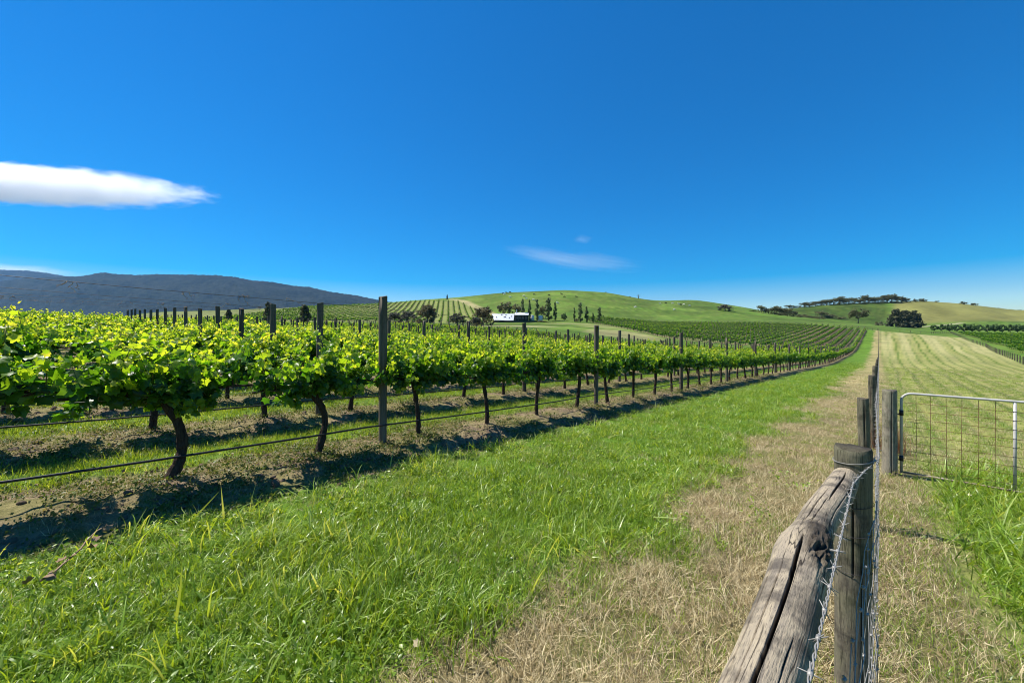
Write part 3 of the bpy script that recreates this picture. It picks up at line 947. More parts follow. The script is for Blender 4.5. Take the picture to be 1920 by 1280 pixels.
def leaf_mats(nrm, tip):
    y_ = tip - nrm * (tip * nrm).sum(1, keepdims=True)
    y_ /= np.linalg.norm(y_, axis=1, keepdims=True) + 1e-9
    x_ = np.cross(y_, nrm)
    return np.stack([x_, y_, nrm], 2)        # columns

def foliage_mesh(name, cp, lod, sel=None, shoots=False, fat=1.0):
    pos, nrm, tip, sz, tone, sh = cp
    if sel is not None:
        pos, nrm, tip, sz, tone = pos[sel], nrm[sel], tip[sel], sz[sel], tone[sel]
    P, F = LS[lod]
    Rm = leaf_mats(nrm, tip)
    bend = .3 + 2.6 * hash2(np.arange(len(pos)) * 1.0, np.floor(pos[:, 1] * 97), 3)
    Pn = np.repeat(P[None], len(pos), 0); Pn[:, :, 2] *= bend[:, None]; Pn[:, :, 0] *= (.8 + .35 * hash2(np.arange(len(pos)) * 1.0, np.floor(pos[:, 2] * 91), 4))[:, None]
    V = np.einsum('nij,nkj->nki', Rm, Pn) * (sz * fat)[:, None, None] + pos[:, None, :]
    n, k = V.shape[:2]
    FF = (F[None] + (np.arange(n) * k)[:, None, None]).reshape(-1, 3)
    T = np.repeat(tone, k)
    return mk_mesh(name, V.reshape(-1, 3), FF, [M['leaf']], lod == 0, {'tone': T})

def trunk_mesh(seed, h=.90, r=.033, bend=None, hi=True):
    rs = random.Random(seed)
    if bend is None:
        ph = rs.uniform(0, 6.28); am = rs.uniform(.015, .055)
        bend = [(am * math.sin(ph + t * 3.4) - am * math.sin(ph), am * 1.4 * math.sin(ph * 1.7 + t * 2.6) - am * 1.4 * math.sin(ph * 1.7)) for t in np.linspace(0, 1, 9)]
    m = len(bend)
    pts = []; rad = []
    for i, (bx, by) in enumerate(bend):
        t = i / (m - 1)
        pts.append((bx, by, -.10 + (h + .10) * t))
        rad.append(r * (1.35 - .55 * t + .55 * max(0, t - .72) * 2.6) * rs.uniform(.88, 1.14))
    # finer rings
    tt = np.linspace(0, m - 1, 26 if hi else 8)
    P = np.array(pts); fine = [tuple(np.array([np.interp(q, range(m), P[:, c]) for c in range(3)])) for q in tt]
    fr = [float(np.interp(q, range(m), rad)) * rs.uniform(.93, 1.08) for q in tt]
    mb = MB(); mb.tube(fine, fr, 14 if hi else 6, .22 if hi else .1, seed)
    me = mb.mesh('trunk', [M['bark']], not hi)
    return me, pts[-1]

def cordon_mesh(seed, top, hi=True):
    rs = random.Random(seed); mb = MB()
    for s in (-1, 1):
        pts = []; rad = []
        for i in range(9):
            t = i / 8
            pts.append((top[0] * (1 - t) + rs.uniform(-.015, .015), top[1] * (1 - t) + s * .74 * t, top[2] - .03 + .06 * min(1, t * 3) + rs.uniform(-.012, .012)))
            rad.append(.028 * (1 - .55 * t) * rs.uniform(.85, 1.2))
        mb.tube(pts, rad, 8 if hi else 5, .25, seed + s)
        for q in range(4):        # spurs
            t = .2 + .22 * q
            b = pts[int(t * 8)]
            mb.tube([b, (b[0] + rs.uniform(-.02, .02), b[1] + rs.uniform(-.02, .02), b[2] + .07)], [.014, .009], 5, .2, seed + q)
    return mb.mesh('cordon', [M['bark']], not hi)

def shoots_mesh(cp, seed):
    mb = MB()
    for i, pts in enumerate(cp[5]):
        pp = pts[::5]
        mb.tube(pp, [.0045 * (1 - .6 * q / len(pp)) for q in range(len(pp))], 4, 0, i)
    return mb.mesh('shoots', [M['cane']], True)
M['cane'] = plain('green_cane', (.09, .13, .03), (.17, .14, .05), 10, .6, bump=0)

NV = 6
CP = [canopy(300 + i, 1080, .095) for i in range(NV)]
HI = [foliage_mesh('foliage', c, 0) for c in CP]
CPM = [canopy(330 + i, 756, .108) for i in range(NV)]
MID = [foliage_mesh('foliage', c, 1, fat=1.12) for c in CPM]
TR = [trunk_mesh(400 + i) for i in range(NV)]
CO = [cordon_mesh(420 + i, TR[i][1]) for i in range(NV)]
TRL = [trunk_mesh(440 + i, hi=False) for i in range(NV)]

def post_s(k):
    return 2.78 if k == 0 else 2.91 - .13 * k
PSP = 5.92
vines = []
for k in range(0, 34):
    L = ROW0 + k * ROWW
    ye = float(near_end(L)); ye = min(ye, 276)
    s0 = post_s(k)
    j0 = int((-.135 * L - 4 - s0) / 1.48)
    j = j0
    while True:
        yy = s0 - 2.37 + 1.48 * j
        if yy > ye: break
        vines.append((k, -L, yy, j)); j += 1
V = np.array([(v[1], v[2]) for v in vines])
px, py, dz = project(V[:, 0], V[:, 1], 1.0)
dist = np.hypot(V[:, 0], V[:, 1])
az = np.degrees(np.arctan2(-V[:, 0], V[:, 1]))
vis = (az < 105) & (az > -5)
# the vines seen largest: those of the first rows that the rows before them do not hide
score = dist * (1 + .22 * np.maximum(0, np.array([v[0] for v in vines]) - 1) * 0 + 0)
order = [i for i in np.argsort(score) if vis[i]]
single = order[:296]; rest = order[296:]
ORD = ['first', 'second', 'third', 'fourth', 'fifth', 'sixth', 'seventh', 'eighth', 'ninth', 'tenth', 'eleventh', 'twelfth', 'thirteenth', 'fourteenth', 'fifteenth', 'sixteenth', 'seventeenth', 'eighteenth', 'nineteenth', 'twentieth']
leafshared = []
for tq in range(10):
    P, F = LS[0]
    P2 = P.copy(); P2[:, 2] += .04 * np.sin(6 * P[:, 0] + tq) + .05 * np.cos(5 * P[:, 1] + tq * 2)
    leafshared.append(mk_mesh('leaf', P2, F, [M['leaf']], True, {'tone': np.full(len(P), tq / 9.0)}))

front_bend = [(0, 0), (.01, .03), (.0, .085), (-.01, .115), (.0, .115), (.01, .10), (.0, .06), (0, .0), (-.01, -.03)]
twist_bend = [(0, -.03), (.0, -.02), (.01, .02), (.0, .05), (.0, .075), (.0, .07), (.0, .03), (0, -.05), (0, -.12)]
near_ids = set(single[:9])
for rank, i in enumerate(single):
    k, vx, vy, j = vines[i]
    var = int(hash2(np.array([k + 3.]), np.array([j + 40.]), 5)[0] * 5.999)
    root = bpy.data.objects.new('grapevine', None)
    C.objects.link(root)
    root.empty_display_size = .1
    root.location = (vx, vy, Hs(vx, vy))
    flip = hash2(np.array([float(k)]), np.array([float(j + 60)]), 9)[0] > .5
    root.rotation_euler = (0, 0, math.pi if flip else 0)
    sv = .93 + .14 * float(hash2(np.array([float(k)]), np.array([float(j + 60)]), 11)[0])
    root.scale = (1, 1, sv)
    if k == 0:
        n_past = j - 2        # vines counted from the tall post
        if j <= 1:
            nm = ['grapevine with forked crooked black trunk in the front row, beside the tall leaning-topped post',
                  'grapevine with thick gnarled black trunk in the front row, second before the tall post']
            lab = nm[0] if j == 1 else (nm[1] if j == 0 else 'leafy front row grapevine %s before the tall post' % ORD[1 - j])
            if j == 1: lab = 'front row grapevine with crooked looped trunk just before the tallest trellis post'
        elif n_past < 20:
            lab = 'front row grapevine beside the grass strip, %s past the tallest trellis post' % ORD[n_past]
        else:
            lab = 'leafy front row grapevine far along the grass strip, dipping towards the hill'
    else:
        nrow = ORD[k] if k < 20 else 'far'
        if 0 <= j - 2 < 20: lab = 'leafy %s row grapevine, %s past the line of posts crossing the rows' % (nrow, ORD[j - 2])
        elif -18 <= j - 2 < 0: lab = 'leafy %s row grapevine, %s short of the line of posts crossing the rows' % (nrow, ORD[1 - j])
        else: lab = 'leafy %s row grapevine far along towards the facing slope' % nrow
    tag(root, lab, 'grapevine', 'grapevines in rows on wire trellises')
    if i in near_ids:
        if k == 0 and j == 0 or k == 0 and j == 1:
            root.rotation_euler = (0, 0, 0)
            tm, top = trunk_mesh(500 + j, .90, .042 if j == 0 else .038, front_bend if j == 0 else twist_bend)
            cm = cordon_mesh(520 + j, top)
        else:
            tm, cm = TR[var][0], CO[var]
        link('trunk', tm, root); link('cordon', cm, root)
        cp = canopy(600 + rank, 1107, .095)
        link('shoots', shoots_mesh(cp, rank), root)
        # the leaves on the camera side become single parts, the rest one mass
        Rz = Matrix.Rotation(root.rotation_euler[2], 3, 'Z')
        cdir = Rz.inverted() @ Vector((-vx, -vy, .4)).normalized()
        sc_ = cp[0] @ np.array(cdir) + cp[3] * .3 + .15 * cp[0][:, 2]
        top_ids = np.argsort(-sc_)[:230]
        keep = np.ones(len(sc_), bool); keep[top_ids] = False
        fo = link('foliage', foliage_mesh('foliage', cp, 0, keep), root); fo['kind'] = 'stuff'
        Rm = leaf_mats(cp[1], cp[2])
        for q in top_ids:
            lo = bpy.data.objects.new('leaf', leafshared[int(round(cp[4][q] * 9))])
            C.objects.link(lo); lo.parent = root
            s_ = cp[3][q]
            mt = Matrix([[Rm[q][a][b] * s_ for b in range(3)] + [cp[0][q][a]] for a in range(3)] + [[0, 0, 0, 1]])
            lo.matrix_local = mt
    else:
        d = dist[i]
        hi = d < 17
        link('trunk', TR[var][0] if d < 30 else TRL[var][0], root)
        if d < 30: link('cordon', CO[var], root)
        fo = link('foliage', HI[(var + rank) % NV] if hi else MID[(var + rank) % NV], root); fo['kind'] = 'stuff'

# the vines past those: one mass of the remaining rows
def whole_vine(name, cpm, lod, tr, fat):
    fm = foliage_mesh(name, cpm, lod, fat=fat)
    V0 = np.empty(len(fm.vertices) * 3, np.float32); fm.vertices.foreach_get('co', V0)
    T0 = np.empty(len(fm.vertices), np.float32); fm.attributes['tone'].data.foreach_get('value', T0)
    F0 = [tuple(p.vertices) for p in fm.polygons]
    n0 = len(T0); vs = V0.reshape(-1, 3).tolist(); F = list(F0); mt = [0] * len(F0)
    vs += [tuple(v.co) for v in tr.vertices]
    F += [tuple(a + n0 for a in p.vertices) for p in tr.polygons]; mt += [1] * len(tr.polygons)
    return mk_mesh(name, vs, F, [M['leaf'], M['bark']], False, {'tone': np.concatenate([T0, np.zeros(len(tr.vertices))])}, mt)
def calmer(c, f):
    return (c[0], c[1], c[2], c[3], c[4] * f, c[5])
CPL = [calmer(canopy(360 + i, 270, .16), .9) for i in range(4)]
LOWV = [whole_vine('distant_vine', c, 1, TRL[i][0], 1.15) for i, c in enumerate(CPL)]
CPF = [calmer(canopy(370 + i, 81, .27), .86) for i in range(4)]
FARV = [whole_vine('far_vine', c, 2, TRL[i][0], 1.15) for i, c in enumerate(CPF)]
low_col = proto_collection('row_vines', LOWV)
far_col = proto_collection('hill_vines', FARV)
def vine_mass(name, xy, col, nproto, rz=0.0, sc_rng=(.92, 1.1), ysc=1.0):
    xy = np.array(xy); n = len(xy)
    rg = np.random.default_rng(len(name))
    xy = xy[rg.random(n) > .035]; n = len(xy)
    z = H(xy[:, 0], xy[:, 1])
    rot = np.stack([np.zeros(n), np.zeros(n), rz + math.pi * rg.integers(0, 2, n)], 1)
    s = rg.uniform(*sc_rng, n) * (.82 + .36 * vnoise(xy[:, 0] * .12, xy[:, 1] * .12, 8))
    ob = scatter(name, np.stack([xy[:, 0], xy[:, 1], z], 1), rot, np.stack([s, s * ysc, s], 1), rg.integers(0, nproto, n), col)
    return tag(ob, kind='stuff')
mid_xy = [(vines[i][1], vines[i][2]) for i in rest if dist[i] < 110]
far_xy = [(vines[i][1], vines[i][2]) for i in rest if dist[i] >= 110]
vine_mass('distant_vines', mid_xy, low_col, 4)
# the block on the facing slope
for k in range(0, 50):
    L = ROW0 + k * ROWW
    y0 = float(hill_start(L)); y1 = float(hill_end(L))
    if L < 15.5: y0 = 277
    for yy in np.arange(y0, y1, 1.9):
        far_xy.append((-L, yy + rng.uniform(-.1, .1)))
vine_mass('slope_vines', far_xy, far_col, 4, 0, (.95, 1.15), 1.25)
# rows on the hill to the left
pts = []
for a in np.arange(-130, 430, W2):
    for b in np.arange(60, 520, 2.6):
        pts.append((N2[0] * a + D2[0] * b, N2[1] * a + D2[1] * b))
pts = np.array(pts)
a_r = np.round((pts @ N2) / W2) * W2
pts = pts + np.outer(a_r - pts @ N2, N2)
pts = pts[in_left_hill(pts[:, 0], pts[:, 1])]
vine_mass('hillside_vines', pts, far_col, 4, math.atan2(D2[1], D2[0]) - math.pi / 2, (.95, 1.2), 1.7)
# vines beyond the paddock on the right
pts = []
for xx in np.arange(18, 150, 2.7):
    for yy in np.arange(42, 350, 2.2):
        pts.append((xx, yy))
pts = np.array(pts); pts = pts[in_right_vines(pts[:, 0], pts[:, 1])]
ppx, _, pd = project(pts[:, 0], pts[:, 1], 0)
pts = pts[(ppx < 2050) & (ppx > 1600)]
vine_mass('paddock_side_vines', pts, far_col, 4, 0, (.95, 1.2), 1.4)

# ------------------------------------------------------------------ trellis posts, drip lines and wires
def round_post(name, h, r, seed, mat, n=16, rings=10, lean=0.0, sink=.25, rough=.06, chamfer=True):
    """a slightly irregular round timber post with a worn, rounded top"""
    rs = np.random.default_rng(seed)
    zs = list(np.linspace(-sink, h - .012, rings)) + [h - .004, h]
    V = []; T = []
    ang = np.arange(n) * 2 * math.pi / n
    base = 1 + rough * (rs.random(n) - .5)
    ph = rs.uniform(0, 6.28)
    for i, z in enumerate(zs):
        rr = r * base * (1 + rough * .5 * (rs.random(n) - .5)) * (1 + .04 * math.sin(z * 2 + ph))
        if i == len(zs) - 1: rr = rr * .93
        tilt = lean * z
        zz = z + (.012 * np.cos(ang + ph) if i >= len(zs) - 2 else 0 * ang)
        for a in range(n):
            V.append((rr[a] * math.cos(ang[a]) + tilt, rr[a] * math.sin(ang[a]), zz[a])); T.append(0)
    F = []
    m = len(zs)
    for i in range(m - 1):
        for a in range(n):
            F.append((i * n + a, i * n + (a + 1) % n, (i + 1) * n + (a + 1) % n, (i + 1) * n + a))
    c = len(V); V.append((lean * h, 0, h - .004)); T.append(.5)
    for a in range(n):
        F.append(((m - 1) * n + a, (m - 1) * n + (a + 1) % n, c))
    return mk_mesh(name, V, F, [mat], True, {'rot': T})
POSTS = [round_post('trellis_post', 2.10, .060, 700 + i, M['post'] if i % 2 == 0 else M['postdark'], lean=(.006, -.01, .012, 0, -.006)[i]) for i in range(5)]
POSTS_L = [round_post('trellis_post', 2.08, .058, 710 + i, M['postdark' if i else 'post'], n=8, rings=2) for i in range(2)]
plist = []
for k in range(0, 34):
    L = ROW0 + k * ROWW
    ye = min(float(near_end(L)), 276)
    s0 = post_s(k)
    for j in range(-3, 60):
        yy = s0 + PSP * j
        if yy > ye: break
        if yy < -.135 * L - 1.0 or (k > 1 and float(project(-L, yy, 1)[0]) < 236): continue
        plist.append((k, j, -L, yy))
plist.sort(key=lambda p: math.hypot(p[2], p[3]))
rest_posts = []
for n_, (k, j, vx, vy) in enumerate(plist):
    if n_ >= 298:
        rest_posts.append((vx, vy)); continue
    hs = 1.0 + .05 * (float(hash2(np.array([float(k)]), np.array([float(j + 9)]), 3)[0]) - .5)
    d = math.hypot(vx, vy)
    me = POSTS[(k * 3 + j + 9) % 5] if d < 45 else POSTS_L[(k + j) % 2]
    if k == 0 and j == 0: me = POSTS[0]; hs = 1.025
    o = link('trellis_post', me, None, (vx, vy, Hs(vx, vy)), (0, 0, (k * 1.7 + j) % 6.28), (1, 1, hs))
    if k == 0 and j == 0:
        lab = 'tall grey timber trellis post in the front row between two gnarled vines'
    elif k == 0 and 0 < j < 16:
        lab = 'grey timber trellis post in the front row, %s beyond the tallest post' % ORD[j - 1]
    elif j == 0 and k < 18:
        lab = 'weathered timber post in the line crossing the rows, %s row behind the front' % ORD[k - 1]
    elif 0 < j < 20 and 0 < k < 20:
        lab = 'weathered timber post of the %s vine row, %s beyond the line crossing the rows' % (ORD[k], ORD[j - 1])
    else:
        lab = 'small distant timber trellis post rising above the leaves of the far rows'
    tag(o, lab, 'post', 'timber posts of the vineyard trellis')
pc = proto_collection('far_posts', [round_post('far_post', 2.08, .06, 720, M['post'], n=6, rings=2)])
fx = [p for p in rest_posts]
for k in range(0, 50):
    L = ROW0 + k * ROWW
    y0 = float(hill_start(L)); y1 = float(hill_end(L))
    if L < 15.5: y0 = 277
    fx += [(-L, yy) for yy in list(np.arange(y0, y1, PSP)) + [y1]]
fx = np.array(fx); n = len(fx)
tag(scatter('distant_trellis_posts', np.stack([fx[:, 0], fx[:, 1], H(fx[:, 0], fx[:, 1])], 1), np.zeros((n, 3)), np.ones((n, 3)), np.zeros(n, int), pc), kind='stuff')

def row_line(k, h, r, y0, y1, sag, n=5, step=1.48, seed=0):
    rs = random.Random(seed)
    mb = MB(); pts = []
    L = ROW0 + k * ROWW
    s0 = post_s(k)
    for yy in np.arange(y0, y1, step / 2):
        ph = ((yy - s0) / PSP) % 1.0
        pts.append((-L + .055, float(yy), float(Hbase(-L, yy)) + h - sag * 4 * ph * (1 - ph) + rs.uniform(-.006, .006) * (sag > 0)))
    mb.tube(pts, r, n)
    return mb
for k in range(0, 9):
    L = ROW0 + k * ROWW
    y1 = [120, 72, 66, 60, 55, 50, 45, 40, 40][k]
    o = link('drip_line', row_line(k, .35, .0125, -.14 * L - 1.2, y1, .03, 6, seed=k).mesh('drip_line', [M['hose']], True))
    nmr = 'front row' if k == 0 else '%s row' % ORD[k]
    tag(o, 'black poly drip pipe strung knee high along the %s of vines' % nmr, 'drip pipe', 'drip irrigation pipes')
for k in range(0, 6):
    L = ROW0 + k * ROWW
    o = link('trellis_wire', row_line(k, 2.05, .0025, -.14 * L - 1.2, 60, 0.02, 4, seed=k).mesh('trellis_wire', [M['thinwire']], True))
    nmr = 'front row' if k == 0 else '%s row' % ORD[k]
    tag(o, 'thin dark wire strung along the post tops of the %s' % nmr, 'wire', 'top wires of the trellis')
    # shrivelled tendrils of last year caught on the wire
    rs = random.Random(k + 40)
    s0 = post_s(k)
    for q in range(4 if k < 4 else 3):
        yy = rs.uniform(-.12 * L - .3, 3.5 + 2 * k)
        ph = ((yy - s0) / PSP) % 1.0
        zz = float(Hbase(-L, yy)) + 2.05 - .02 * 4 * ph * (1 - ph)
        mb = MB()
        for g in range(rs.randint(2, 4)):
            p = Vector((0, rs.uniform(-.05, .05), 0)); pts = [p.copy()]
            for e in range(6):
                p += Vector((rs.uniform(-.02, .02), rs.uniform(-.03, .03), rs.uniform(-.03, .018))); pts.append(p.copy())
            mb.tube(pts, .0022, 4)
        t = link('dried_tendril', mb.mesh('dried_tendril', [M['litter']], True), None, (-L + .055, yy, zz))
        tag(t, 'shrivelled brown tendril caught on the thin wire above the vines', 'tendril', 'dried tendrils on the top wires')
    if k < 3:
        o = link('trellis_wire', row_line(k, .95, .002, -.14 * L - 1.2, 40, 0.01, 4, seed=k + 20).mesh('trellis_wire', [M['wire']], True))
        tag(o, 'galvanised fruiting wire at arm height inside the %s of vines' % nmr, 'wire', 'fruiting wires of the trellis')

# ------------------------------------------------------------------ wire fence with its braced end
fence = bpy.data.objects.new('wire_fence', None); C.objects.link(fence)
fence.location = (-.09, 2.35, 0)
tag(fence, 'farm fence of wire mesh, barbed wire, timber posts and a weathered log rail', 'fence')
def fl(name, me, **kw):
    o = link(name, me, fence, **kw)
    l = Vector(kw.get('loc', (0, 0, 0))) - Vector(fence.location)
    o.location = l
    return o

def rail_mesh():
    """weathered log: long drying cracks, a big rotten knot, a thicker butt towards the camera"""
    A = np.array([-.106, 2.335, .925]); B = np.array([-.160, -.75, 1.035])
    nl, nc = 300, 260
    t = np.linspace(0, 1, nl)[:, None]; th = np.linspace(0, 2 * np.pi, nc, endpoint=False)[None, :]
    ln = np.linalg.norm(B - A)
    y = t * ln
    cxn = np.cos(th); sxn = np.sin(th)          # th=0 right (+x), pi/2 up
    r = .047 + .008 * smooth(0, .35, t) + .003 * np.sin(y * 6.1) + 0 * th
    r = r + .006 * (fbm(y * 2.5 + 0 * th, 3 + cxn * 1.2 + 0 * y, 5, 2) - .5) + .006 * (fbm(y * 1.7 + 0 * th, 9 + sxn * 1.2 + 0 * y, 6, 2) - .5)
    rot = np.zeros_like(r)
    # knot on the upper right side
    ky, kth = .98, 1.02
    du = (y - ky) / .20; dv = (((th - kth + np.pi) % (2 * np.pi)) - np.pi) / .75
    kd = np.hypot(du, dv)
    r = r + .015 * np.exp(-(kd / .9) ** 2) * (1 + .9 * (fbm(y * 30 + 0 * th, th * 7 + 0 * y, 8, 3) - .5))
    r = r + .011 * np.exp(-((y - ky - .04) / .13) ** 2)
    pit = np.exp(-(np.hypot((y - ky - .07) / .07, dv * 1.5 + .25) / .8) ** 2)
    r = r - .022 * pit * smooth(.35, .6, fbm(y * 42 + 0 * th, th * 9 + 0 * y, 12, 2))
    rot = np.maximum(rot, .85 * smooth(1.25, .35, kd + .7 * (fbm(y * 16 + 0 * th, th * 6 + 0 * y, 14, 3) - .5)))
    # cracks: (start, end along the log, angle, depth, half width in metres, wander)
    cr = [(.98, 2.9, 1.52, .045, .0034, .06, 1), (0.05, .62, 1.25, .035, .0030, .26, 2), (.42, .95, 1.75, .014, .0018, .10, 3), (.36, .9, 2.15, .012, .0016, .12, 4),
          (1.15, 2.6, 2.35, .012, .0014, .12, 6), (1.2, 2.4, 2.75, .012, .0014, .1, 7), (.2, .55, 2.4, .014, .002, .1, 8),
          (1.4, 2.9, 1.0, .010, .0013, .10, 9), (.1, .9, .75, .010, .0013, .14, 10), (.05, .22, 1.7, .010, .0016, .3, 12),
          (1.15, 2.9, 1.95, .010, .0013, .07, 14), (.5, .95, 1.45, .010, .0012, .1, 15)]
    for a, b, ang, dep, hw, wan, sd in cr:
        path = ang + wan * (fbm(y * 2.2, 0 * y + sd, sd, 3) - .5) * 2 + .012 * (vnoise(y * 40, 0 * y, sd) - .5)
        env = smooth(a, a + .12, y) * (1 - smooth(b - .18, b, y))
        dd = np.abs(((th - path + np.pi) % (2 * np.pi)) - np.pi) * r
        wv = hw * env * (.75 + .5 * vnoise(y * 9, 0 * y + 3, sd + 3)) + 1e-5
        cut = np.clip(1 - dd / wv, 0, 1) ** .6
        r = r - dep * cut * env
        rot = np.maximum(rot, .9 * (cut > .15) * (env > .05))  # shade inside the crack, painted through the same mask as the knot
    r = r + .0016 * (fbm(y * 5 + 0 * th, th * 26 + 0 * y, 31, 3) - .5)
    P = A[None, None] + (B - A)[None, None] * t[..., None]
    P = np.broadcast_to(P, (nl, nc, 3)).copy()
    ax = np.interp(P[..., 1], [-.75, 1.35, 1.7, 2.335], [-.150, -.150, -.143, -.112])
    P[..., 0] = ax + cxn * r + .004 * np.sin(y * 5.3 + .4); P[..., 2] += sxn * r + .010 * np.sin(y * 2.1)
    idx = np.arange(nl * nc).reshape(nl, nc)
    f = np.stack([idx[:-1, :], idx[1:, :], np.roll(idx, -1, 1)[1:, :], np.roll(idx, -1, 1)[:-1, :]], -1).reshape(-1, 4)
    V = P.reshape(-1, 3)
    me = mk_mesh('brace_rail', V, f, [M['rail']], True, {'rot': rot.ravel()})
    return me
ro = link('brace_rail', rail_mesh(), fence); ro.location = -Vector(fence.location)
ro['label'] = 'cracked weathered log rail with a rotten knot'

def strainer_mesh(h, r, seed, mat, n=120, rings=130, sink=.4, ncr=9, lean=(0, 0)):
    rs = np.random.default_rng(seed)
    z = np.linspace(-sink, h, rings)[:, None]; th = np.linspace(0, 2 * np.pi, n, endpoint=False)[None]
    rr = r * (1 + .03 * np.sin(z * 3 + seed) + .05 * (fbm(z * 2 + 0 * th, np.cos(th) + 3 + 0 * z, seed, 2) - .5) + .05 * (fbm(z * 2 + 0 * th, np.sin(th) + 9 + 0 * z, seed + 2, 2) - .5))
    rot = np.zeros_like(rr)
    for c in range(ncr):
        ang = rs.uniform(0, 6.28); a = rs.uniform(-.2, h * .5); b = rs.uniform(a + .3, h + .3)
        path = ang + .12 * (fbm(z * 3, 0 * z + c, c + seed, 2) - .5)
        env = smooth(a, a + .1, z) * (1 - smooth(b - .1, b, z))
        dd = np.abs(((th - path + np.pi) % (2 * np.pi)) - np.pi) * rr
        hw = rs.uniform(.002, .005)
        cut = np.clip(1 - dd / (hw * env + 1e-5), 0, 1) ** .6
        rr = rr - .015 * cut * env
        rot = np.maximum(rot, .85 * (cut > .2) * env)  # cracks darkened in colour to stand for the shade inside them
    rr = rr * (1 - .06 * smooth(h - .012, h, z))
    x = rr * np.cos(th) + lean[0] * z; y = rr * np.sin(th) + lean[1] * z
    zz = z + .006 * np.sin(th * 2 + seed) * smooth(h - .05, h, z) + 0 * th
    V = np.stack([x, y, zz], -1).reshape(-1, 3)
    idx = np.arange(rings * n).reshape(rings, n)
    f = np.stack([idx[:-1], np.roll(idx, -1, 1)[:-1], np.roll(idx, -1, 1)[1:], idx[1:]], -1).reshape(-1, 4)
    # end grain: rings of a top disc
    top0 = idx[-1]; Vd = V[top0]; V = np.vstack([V, Vd]); rot = np.concatenate([rot.ravel(), np.full(n, .55)])
    top = len(V) - n + np.arange(n); base = len(V)
    Vt = []; rt = []
    for q, s in enumerate((.72, .42, .14)):
        for a in range(n):
            p = V[top[a]]
            cx, cy = lean[0] * h, lean[1] * h
            Vt.append((cx + (p[0] - cx) * s, cy + (p[1] - cy) * s, h + .002 + .004 * float(vnoise(np.array([p[0] * 90 * s]), np.array([p[1] * 90 * s]), seed)[0])))
            rt.append(.55)
    Vt = np.array(Vt); rings_i = [top] + [base + q * n + np.arange(n) for q in range(3)]
    ff = []
    for q in range(3):
        a, b = rings_i[q], rings_i[q + 1]
        ff.append(np.stack([a, np.roll(a, -1), np.roll(b, -1), b], -1))
    f = np.vstack([f] + ff)
    V = np.vstack([V, Vt])
    F = [tuple(q) for q in f.tolist()] + [tuple(rings_i[3].tolist())]
    return mk_mesh('strainer_post', V, F, [mat], True, {'rot': np.concatenate([rot.ravel(), rt])})
zg = Hs(-.09, 2.35)
fl('strainer_post', strainer_mesh(1.055 - zg, .068, 3, M['strainer']), loc=(-.088, 2.40, zg), rot=(0, 0, .6))
fl('strainer_post', strainer_mesh(1.16 - Hs(-.13, -.75), .09, 5, M['strainer'], 40, 40), loc=(-.13, -.84, Hs(-.13, -.84)))
# line posts
yy = 4.8; q = 0
fpost = [strainer_mesh(1.25, .044, 21 + i, M['strainer'], 40, 40, ncr=6, lean=((-.02, 0), (.01, .01), (0, -.01))[i]) for i in range(3)]
fpost_l = round_post('line_post', 1.25, .05, 31, M['postdark'], n=10, rings=3)
post_ys = []
while yy < 283:
    me = fpost[q % 3] if yy < 25 else fpost_l
    fl('line_post', me, loc=(-.082, yy, Hs(-.08, yy)), rot=(0, 0, q * 1.3), scale=(1, 1, 1.0 + .05 * ((q * 7) % 5 - 2) / 2))
    post_ys.append(yy)
    yy += 4.15; q += 1
# mesh wires
def fence_x(y):
    return float(np.interp(y, [-.8, 1.2, 2.35, 2.6, 300], [-.05, -.045, -.012, -.010, -.010]))
HW = [.08, .18, .28, .39, .51, .64, .78, .93]
def wire_mesh(pts, r, n=5):
    mb = MB(); mb.tube(pts, r, n); return mb.mesh('wire', [M['wire']], True)
for h in HW:
    pts = []
    for y_ in list(np.arange(-.8, 6, .2)) + list(np.arange(6, 30, 1.0)) + list(np.arange(30, 283, 6.0)):
        wob = .010 * math.sin(y_ * 5.3 + h * 9) + .006 * math.sin(y_ * 11 + h * 23)
        pts.append((fence_x(y_) + wob * .8, y_, float(Hbase(0, y_)) + h + wob))
    o = link('mesh_wire', wire_mesh(pts, .0013), fence); o.location = -Vector(fence.location)
ys = np.concatenate([np.arange(-.6, 5, .15), np.arange(5, 40, .45)])
for i, y_ in enumerate(ys):
    pts = []; g = float(Hbase(0, y_))
    rs = random.Random(i)
    for h in HW:
        pts.append((fence_x(y_) + rs.uniform(-.008, .008), y_ + rs.uniform(-.008, .008), g + h + rs.uniform(-.004, .004)))
    o = link('stay_wire', wire_mesh(pts, .0011, 4), fence); o.location = -Vector(fence.location)
    if y_ < 5:      # wrapped knots where stays cross
        mb = MB()
        for p in pts:
            mb.tube([(p[0], p[1] - .007, p[2]), (p[0] + .003, p[1], p[2] + .002), (p[0], p[1] + .007, p[2])], .0036, 5)
        o = link('wire_knots', mb.mesh('wire_knots', [M['wire']], True), fence); o.location = -Vector(fence.location); o['kind'] = 'stuff'
